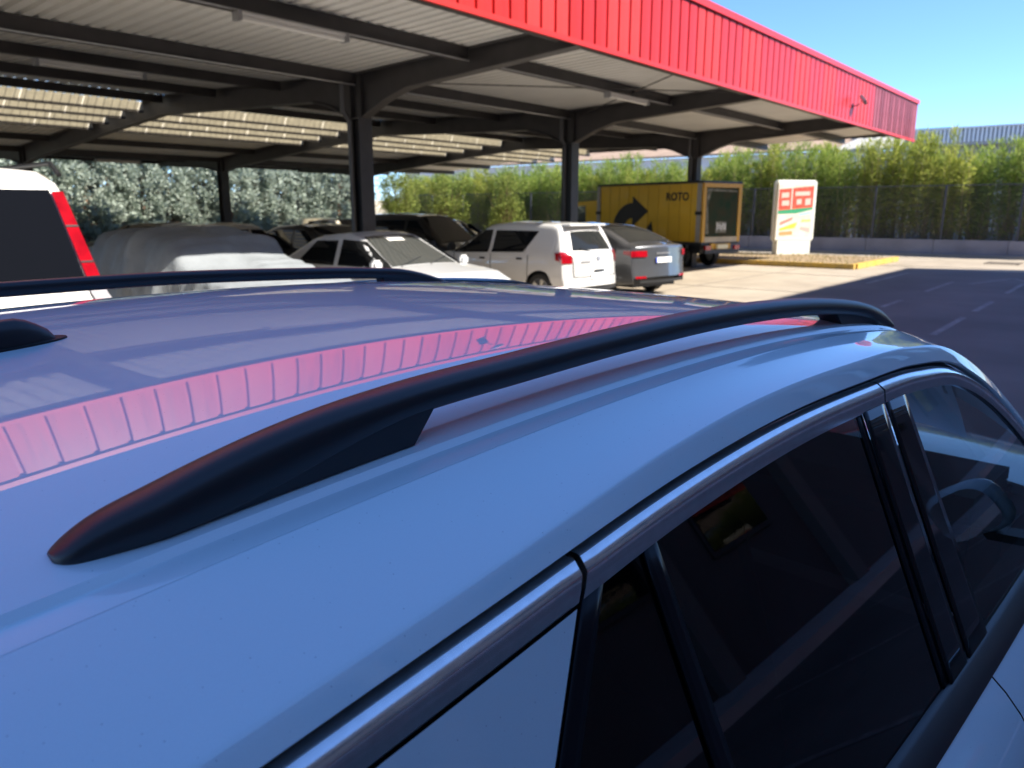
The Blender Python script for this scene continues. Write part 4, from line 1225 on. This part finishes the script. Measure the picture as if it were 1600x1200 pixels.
# ================================================================== ISLAND, SIGN, WALL, FENCE
kerb_m = mat('yellow_kerb_paint', (0.62, 0.40, 0.06), 0.7, col2=(0.42, 0.30, 0.10), nscale=5)
soil_m = mat('dry_soil', (0.36, 0.26, 0.15), 0.95, col2=(0.24, 0.17, 0.10), nscale=3, bump=.4)
isl = empty('traffic_island', (27.2, 10.9, 0), 0, 'yellow kerbed island of dry soil carrying the advertising sign', 'kerb island')
def ip(m, name, mt, **k):
    m.v = [(v[0] - 27.2, v[1] - 10.9, v[2]) for v in m.v]; return m.build(name, mt, isl, **k)
ip(MB().box(24.95, 29.9, 6.95, 15.2, 0, .135), 'soil_bed', soil_m)
y = 6.8
k = 0
while y < 15.1:
    ip(MB().bevbox(24.75, 24.94, y + .004, y + .996, 0, .16, .012), 'kerbstone', kerb_m); y += 1
for k in range(5):
    ip(MB().bevbox(24.95 + k, 25.94 + k, 6.74, 6.93, 0, .16, .012), 'kerbstone', kerb_m)
sign = empty('advertising_sign', (29.55, 10.45, .135), 0, 'white free-standing advertising totem with a red and green poster on the island', 'sign')
face = math.atan2(-10.45, -29.55)   # faces the camera side
sign.rotation_euler = (0, 0, face + R(90) + R(32))
sign.scale = (1.12, 1, 1)
pw = mat('sign_white', (0.82, 0.83, 0.76), 0.4)
MB().bevbox(-.62, .62, -.16, .16, .0, .52, .01).build('plinth', pw, sign, smooth=True)
MB().bevbox(-.74, .74, -.14, .14, .50, 2.72, .05).build('cabinet', pw, sign, smooth=True)
def flat(par, pts, mt, name, d):
    MB().add([(x * 1.13, -.14 - d, 1.62 + (z - 1.62) * 1.06) for x, z in pts], [tuple(range(len(pts)))]).build(name, mt, par)
flat(sign, [(-.60, .70), (.56, .70), (.56, 2.50), (-.60, 2.50)], mat('poster_white', (.80, .78, .72), .4, col2=(.76, .62, .50), nscale=3), 'poster', .003)
pr = mat('poster_red', (.75, .06, .05), .4, col2=(.75, .14, .08), nscale=7)
flat(sign, [(-.58, 1.62), (.54, 1.74), (.54, 2.46), (-.58, 2.34)], pr, 'poster_block', .006)
flat(sign, [(-.58, 1.50), (.0, 1.52), (.54, 1.66), (.54, 1.74), (-.58, 1.62)], mat('poster_green', (.05, .35, .18), .4), 'poster_block', .006)
flat(sign, [(-.18, 1.66), (-.15, 1.66), (-.15, 2.38), (-.18, 2.38)], pw, 'poster_block', .009)
for (x0, x1, z0, z1) in [(-.5, -.26, 2.05, 2.22), (-.48, -.24, 1.78, 1.95), (-.06, .42, 2.12, 2.26), (0.0, .16, 1.82, 2.0), (.28, .46, 1.80, 2.02)]:
    flat(sign, [(x0, z0), (x1, z0 + .02), (x1, z1 + .02), (x0, z1)], mat('poster_pink', (.85, .55, .48), .4), 'poster_block', .009)
for pts, cl, nm in [([(-.5, 1.1), (-.1, 1.3), (-.08, 1.4), (-.5, 1.22)], (.75, .25, .2), 'poster_salmon'), ([(-.5, .92), (0, 1.02), (.08, 1.22), (-.06, 1.18), (-.5, 1.0)], (.55, .62, .08), 'poster_lime'),
                    ([(-.5, .76), (-.06, .78), (-.08, .92), (-.5, .88)], (.80, .35, .15), 'poster_orange'), ([(.1, 1.42), (.5, 1.5), (.5, 1.6), (.1, 1.52)], (.45, .65, .7), 'poster_blue'),
                    ([(.14, .98), (.5, .84), (.5, 1.02), (.2, 1.06)], (.80, .45, .40), 'poster_rose'), ([(.18, 1.22), (.5, 1.24), (.5, 1.32), (.2, 1.30)], (.62, .68, .2), 'poster_leaf')]:
    flat(sign, pts, mat(nm, cl, .4), 'poster_block', .006)
# weeds on the island
rnd = random.Random(3)
leaf_w = translucent_mat('weed_leaf', (0.14, 0.17, 0.04), (0.26, 0.22, 0.07), .25)
m = MB()
for _ in range(1500):
    x, y = rnd.uniform(24.98, 29.8), rnd.uniform(6.98, 15); a = rnd.uniform(0, 6.28); hh = rnd.uniform(.03, .13) * (2 if rnd.random() < .08 else 1)
    m.add([(x, y, .135), (x + .015 * math.cos(a), y + .015 * math.sin(a), .135), (x + rnd.uniform(-.05, .05), y + rnd.uniform(-.05, .05), .135 + hh)], [(0, 1, 2)])
tag(m.build('weeds', leaf_w), 'sparse dry weeds growing on the yellow kerbed island', 'weeds', kind='stuff')

wall_m = mat('grey_blue_concrete', (0.30, 0.30, 0.34), 0.85, col2=(0.22, 0.22, 0.25), nscale=1.2, bump=.2)
XWL = 34.2
lw = empty('concrete_wall', (XWL, 16, 0), 0, 'low grey concrete wall along the far side of the lot, under the mesh fence', 'wall')
y = -6
while y < 38:
    MB().bevbox(-.10, .10, y - 16 + .006, y - 16 + 2.494, 0, .65, .01).build('concrete_panel', wall_m, lw); y += 2.5
MB().box(-.35, -.10, -22, 22, .0, .10).build('footing', mat('pale_footing', (.36, .34, .30), .85, noise=.2, nscale=2), lw)
fence = empty('mesh_fence', (XWL, 16, 0), 0, 'tall dark mesh fence with steel posts on top of the low concrete wall', 'fence')
mesh_m = bpy.data.materials.new('dark_shade_mesh'); mesh_m.use_nodes = True
n = mesh_m.node_tree; b = n.nodes['Principled BSDF']; b.inputs['Base Color'].default_value = (.045, .052, .060, 1); b.inputs['Roughness'].default_value = .8
tr = n.nodes.new('ShaderNodeBsdfTransparent'); mx = n.nodes.new('ShaderNodeMixShader'); mx.inputs[0].default_value = .24
n.links.new(tr.outputs[0], mx.inputs[1]); n.links.new(b.outputs[0], mx.inputs[2]); n.links.new(mx.outputs[0], n.nodes['Material Output'].inputs[0])
post_m = mat('fence_post_steel', (.055, .06, .075), .5)
y = -6.36
rnd = random.Random(8)
while y < 37:
    MB().box(-.04, .04, y - 16 - .04, y - 16 + .04, .64, 2.72).build('post', post_m, fence)
    m = MB(); rows = []
    for j in range(9):
        yy_ = y - 16 + .05 + j * 2.42 / 8
        rows.append([(.03 + rnd.uniform(-.015, .015), yy_, .66), (.03, yy_, 1.6), (.03 + rnd.uniform(-.01, .01), yy_, 2.68 + (rnd.uniform(-.03, .02) if 0 < j < 8 else 0))])
    m.grid(rows).build('mesh_panel', mesh_m, fence, smooth=True)
    y += 2.53
MB().tube([(0, -22.3, 2.70), (0, 21.5, 2.70)], .02, 6).build('top_wire', post_m, fence)

# ================================================================== VEGETATION
ORD = 'first second third fourth fifth sixth seventh eighth ninth tenth eleventh twelfth thirteenth fourteenth fifteenth sixteenth seventeenth eighteenth nineteenth twentieth twenty-first twenty-second twenty-third twenty-fourth twenty-fifth twenty-sixth twenty-seventh twenty-eighth twenty-ninth thirtieth thirty-first thirty-second thirty-third thirty-fourth thirty-fifth'.split()
def leaf_mesh(name, n, gen, rnd):
    vs_, fs_ = [], []
    for i in range(n):
        p, d, L_, wd = gen(rnd, i)
        d = d.normalized(); s_ = d.cross(Vector((rnd.uniform(-1, 1), rnd.uniform(-1, 1), rnd.uniform(-1, 1)))).normalized() * wd / 2
        k = len(vs_)
        vs_ += [p, p + d * L_ * .45 + s_, p + d * L_ + Vector((0, 0, -L_ * .12)), p + d * L_ * .45 - s_]
        fs_.append((k, k + 1, k + 2, k + 3))
    return mesh(name, vs_, fs_)
bam_leaf = translucent_mat('reed_leaf', (0.17, 0.26, 0.045), (0.44, 0.52, 0.13), .5)
bam_leaf2 = translucent_mat('reed_leaf_yellow', (0.25, 0.32, 0.055), (0.54, 0.54, 0.13), .5)
cane_m = mat('dry_cane', (0.42, 0.30, 0.17), 0.7, col2=(.22, .19, .09), nscale=3)
def reed_variant(seed):
    rnd = random.Random(seed)
    canes = [(rnd.uniform(-.55, .55), rnd.uniform(-.75, .75), rnd.uniform(3.2, 4.55), rnd.uniform(-.28, .28), rnd.uniform(-.35, .35)) for _ in range(26)]
    m = MB()
    for cx, cy, hh, lx, ly in canes:
        m.tube([(cx, cy, 0), (cx + lx * .3, cy + ly * .3, hh * .5), (cx + lx, cy + ly, hh * .96)], [.016, .013, .005], 4, cap=False)
    for _ in range(40):
        x, y = rnd.uniform(-.6, .6), rnd.uniform(-.8, .8); hh = rnd.uniform(.8, 1.9)
        m.tube([(x, y, 0), (x + rnd.uniform(-.3, .3), y + rnd.uniform(-.4, .4), hh)], [.012, .006], 3, cap=False)
    cm = m.mesh('canes')
    def gen(r_, i):
        cx, cy, hh, lx, ly = canes[r_.randrange(len(canes))]
        t = r_.random() ** .62
        t = .16 + .84 * t
        p = Vector((cx + lx * t * t, cy + ly * t * t, hh * t))
        a = r_.uniform(0, 6.28); up = r_.uniform(-.2, 1.3) + (1.2 if t > .9 else 0)
        d = Vector((math.cos(a), math.sin(a), up))
        p += Vector((r_.uniform(-.08, .08), r_.uniform(-.08, .08), 0))
        return p, d, r_.uniform(.20, .50), r_.uniform(.022, .048)
    return cm, leaf_mesh('foliage', 2600, gen, rnd)
RV = [reed_variant(s) for s in (11, 12, 13, 14)]
for i, (cm, lm) in enumerate(RV):
    cm.materials.append(cane_m); lm.materials.append(bam_leaf2 if i == 1 else bam_leaf)
rnd = random.Random(21)
y = 1.5; k = 0
while y < 37.5:
    for xo in (35.35, 36.6):
        v_ = rnd.randrange(4); sc_ = rnd.uniform(.76, .97) * (1.04 if y > 15 else 1.14)
        if xo > 36: sc_ *= 1.03
        e = empty('giant_reed', (xo + rnd.uniform(-.2, .2), y + rnd.uniform(-.3, .3), 0), rnd.uniform(0, 6.28), None, 'reed', 'giant reeds behind the mesh fence')
        e['label'] = (ORD[k] + ' reed clump from the right in the front row behind the mesh fence' if xo < 36 else ORD[k] + ' reed clump from the right in the rear row behind the mesh fence')
        e.scale = (1, 1, sc_)
        link('canes', RV[v_][0], None, e); link('foliage', RV[v_][1], None, e)
    y += 1.12; k += 1
# cypress hedge (blue-green) along the back
cyp = translucent_mat('cypress_foliage', (0.32, 0.38, 0.32), (0.50, 0.56, 0.48), .35)
cyp_in = mat('cypress_inner', (.05, .045, .030), .9)
bark = mat('reddish_bark', (0.20, 0.11, 0.07), .9, col2=(.11, .06, .04), nscale=4)
def cypress_variant(seed):
    rnd = random.Random(seed)
    m = MB(); m.tube([(0, 0, 0), (.05, .03, 1.5), (0, .06, 3.2), (.02, 0, 5.0)], [.15, .11, .07, .02], 7)
    tips = []
    for _ in range(210):
        z = rnd.uniform(.3, 5.4); a = rnd.uniform(0, 6.28); rr = rnd.uniform(.65, 1.3) * (1 - .45 * max(0, (z - 3) / 3))
        p = Vector((rr * math.cos(a), rr * math.sin(a), z + rr * .25)); tips.append((p, a))
        if rnd.random() < .5: m.tube([(0.02, .02, max(.2, z - .3)), tuple(p * .5 + Vector((0, 0, (z - .3) * .5))), tuple(p)], [.03, .018, .006], 4, cap=False)
    def gen(r_, i):
        p, a = tips[r_.randrange(len(tips))]
        rr = abs(r_.gauss(0, .16)); th = r_.uniform(0, 6.28); ph = r_.uniform(-1, 1)
        o = Vector((math.cos(th) * rr, math.sin(th) * rr, ph * .24))
        d = Vector((math.cos(a) * .8, math.sin(a) * .8, .5)) + Vector((r_.uniform(-.9, .9), r_.uniform(-.9, .9), r_.uniform(-.9, .9)))
        return p + o, d, r_.uniform(.12, .26), r_.uniform(.07, .13)
    return m.mesh('trunk', True), leaf_mesh('crown', 9500, gen, rnd)
CV = [cypress_variant(s) for s in (31, 32, 33)]
for t_, c_ in CV: t_.materials.append(bark); c_.materials.append(cyp)
rnd = random.Random(44)
x = 1.0; first = True
labels = ['blue-green cypress tree in the hedge behind the carport']
i = 0
while x < 30.5:
    v_ = rnd.randrange(3)
    e = empty('cypress_tree', (x, 35.6 + rnd.uniform(-.4, .4), 0), rnd.uniform(0, 6.28), ORD[i] + ' blue-green cypress from the left in the back hedge', 'tree', 'cypress trees in the back hedge')
    s_ = rnd.uniform(.85, 1.08); e.scale = (s_, s_, s_)
    link('trunk', CV[v_][0], None, e); link('crown', CV[v_][1], None, e)
    x += 1.35; i += 1
# bushier yellow-green shrubs in the corner
bush_leaf = translucent_mat('shrub_leaf', (0.10, 0.15, 0.03), (0.30, 0.33, 0.08), .35)
def bush_variant(seed):
    rnd = random.Random(seed); m = MB(); tips = []
    for _ in range(60):
        a = rnd.uniform(0, 6.28); z = rnd.uniform(.5, 3.6); rr = rnd.uniform(.2, 1.1)
        tips.append(Vector((rr * math.cos(a), rr * math.sin(a), z))); m.tube([(0, 0, .1), tuple(tips[-1] * .5), tuple(tips[-1])], [.03, .015, .004], 4, cap=False)
    def gen(r_, i):
        p = tips[r_.randrange(len(tips))]
        o = Vector((r_.gauss(0, .18), r_.gauss(0, .18), r_.gauss(0, .2)))
        return p + o, Vector((r_.uniform(-1, 1), r_.uniform(-1, 1), r_.uniform(-.4, 1))), r_.uniform(.10, .20), r_.uniform(.04, .07)
    return m.mesh('stems'), leaf_mesh('foliage', 5000, gen, rnd)
BV = bush_variant(71); BV[0].materials.append(bark); BV[1].materials.append(bush_leaf)
for i, (x, y, lb) in enumerate([(29.0, 31.5, 'round yellow-green shrub in the corner, left of the tall column'), (31.3, 30.0, 'yellow-green shrub in the corner behind the tall column'),
                                (32.6, 27.0, 'leafy shrub in front of the fence, right of the tall column'), (31.0, 33.6, 'pale shrub between the cypress hedge and the reeds')]):
    e = empty('shrub', (x, y, 0), i * 1.3, lb, 'shrub'); link('stems', BV[0], None, e); link('foliage', BV[1], None, e)
# back wall behind the cypress hedge
bw = empty('garden_wall', (12, 38.2, 0), 0, 'pale rendered wall seen through gaps in the cypress hedge', 'wall')
for k in range(14):
    MB().bevbox(-22 + k * 3.2, -22 + k * 3.2 + 3.18, -.1, .1, 0, 2.4, .01).build('wall_panel', mat('pale_render', (.55, .50, .42), .85, noise=.15, nscale=1), bw)

# ================================================================== FAR BUILDINGS
wh = empty('warehouse', (60, 22, 0), 0, 'long low warehouse with a tan roof and pale blue walls beyond the reed hedge', 'building')
blue_w = mat('pale_blue_cladding', (0.60, 0.63, 0.68), .6, noise=.08, nscale=.4)
tan_r = mat('tan_roof_tiles', (0.44, 0.31, 0.21), .8, col2=(.34, .24, .17), nscale=.8)
MB().box(0, 14, -6.2, 42, 0, 6.0).build('wall', blue_w, wh)
for k in range(24):
    m = MB().prism([(-.5, 6.02), (-.5, 6.2), (7, 8.6), (7, 8.4)], 'y', -6.4 + k * 2.02, -6.4 + k * 2.02 + 2.0); m.build('roof_sheet', tan_r, wh)
for k in range(15):
    f_ = MB().box(-.03, .02, -4.6 + k * 3.1, -3.0 + k * 3.1, 3.2, 4.6).build('window', mat('window_frame_grey', (.25, .26, .28), .5), wh)
    MB().box(-.045, -.035, -4.5 + k * 3.1, -3.1 + k * 3.1, 3.3, 4.5).build('pane', dark_glass, f_)
sh = empty('corrugated_shed', (56, 14.5, 0), 0, 'shed with a pale corrugated roof and a green ridge strip, right of the warehouse', 'building')
shr = mat('pale_corrugated_roof', (.50, .48, .44), .6, noise=.2, nscale=1.5)
MB().box(.3, 10, -2.6, 2.8, 0, 5.6).build('wall', blue_w, sh)
for k in range(18):
    MB().prism([(0, 5.65), (0, 5.78 + (k % 2) * .05), (6, 7.0 + (k % 2) * .05), (6, 6.85)], 'y', -2.8 + k * .32, -2.8 + k * .32 + .30).build('roof_sheet', shr, sh)
MB().box(5.6, 6.4, -3.0, 3.1, 7.0, 7.35).build('ridge_strip', mat('green_ridge', (.03, .30, .17), .5), sh)
bb = empty('grey_building', (50, 7.0, 0), 0, 'grey building with a pale ribbed roof parapet at the right edge of the frame', 'building')
MB().box(0.6, 14, -8, 4.2, 0, 5.6).build('wall', mat('grey_render', (.30, .31, .34), .8, noise=.1, nscale=1), bb)
rib_m = mat('pale_blue_ribbed_metal', (.66, .70, .74), .4, .2)
for k in range(60):
    MB().box(0, .12, -8 + k * .203, -8 + k * .203 + .12, 5.45, 6.15).build('parapet_rib', rib_m, bb)
MB().box(.12, .2, -8.1, 4.2, 5.3, 6.2).build('parapet', mat('parapet_grey', (.30, .34, .40), .5), bb)
MB().prism([(4.2, 4.0), (5.6, 3.9), (5.6, 4.2), (4.3, 6.2), (4.2, 6.2)], 'x', 0, 4).build('roof_slope', mat('parapet_grey', (.30, .34, .40), .5), bb)
MB().box(-.05, 14, -8.2, 4.3, 6.16, 6.26).build('coping', rib_m, bb)

# ================================================================== BUILDING BEHIND THE CAMERA (casts the shade)
ob = empty('office_block', (-5, -7, 0), 0, 'tall plain block behind the camera that shades the lane', 'building')
fac = mat('brown_grey_facade', (.15, .14, .145), .8, col2=(.11, .10, .105), nscale=.5)
HB = 12.6
MB().box(-40, 35.7, -14, 0, 0, HB).build('wall', fac, ob)
m_fr = mat('window_frame_dark', (.06, .06, .07), .5)
for fl in range(3):
    for k in range(24):
        x0 = -39 + k * 3.1
        if fl == 0 and k % 3 == 0: continue
        o_ = MB().box(x0, x0 + 1.7, 0, .05, 1.6 + fl * 3.3, 3.1 + fl * 3.3).build('window', m_fr, ob)
        MB().box(x0 + .08, x0 + 1.62, .05, .06, 1.68 + fl * 3.3, 3.02 + fl * 3.3).build('pane', dark_glass, o_)
for k in range(20):
    MB().box(-38.4 + k * 3.9, -38.0 + k * 3.9, 0, .25, 0, HB - .2).build('pilaster', mat('grey_pilaster', (.20, .19, .19), .8), ob)
g = MB(); g.box(-45, 31.5, -6.98, -5.9, 0, .14)
tag(g.build('pavement', mat('pavement_concrete', (.60, .57, .57), .85, noise=.15, nscale=2)), kind='structure')
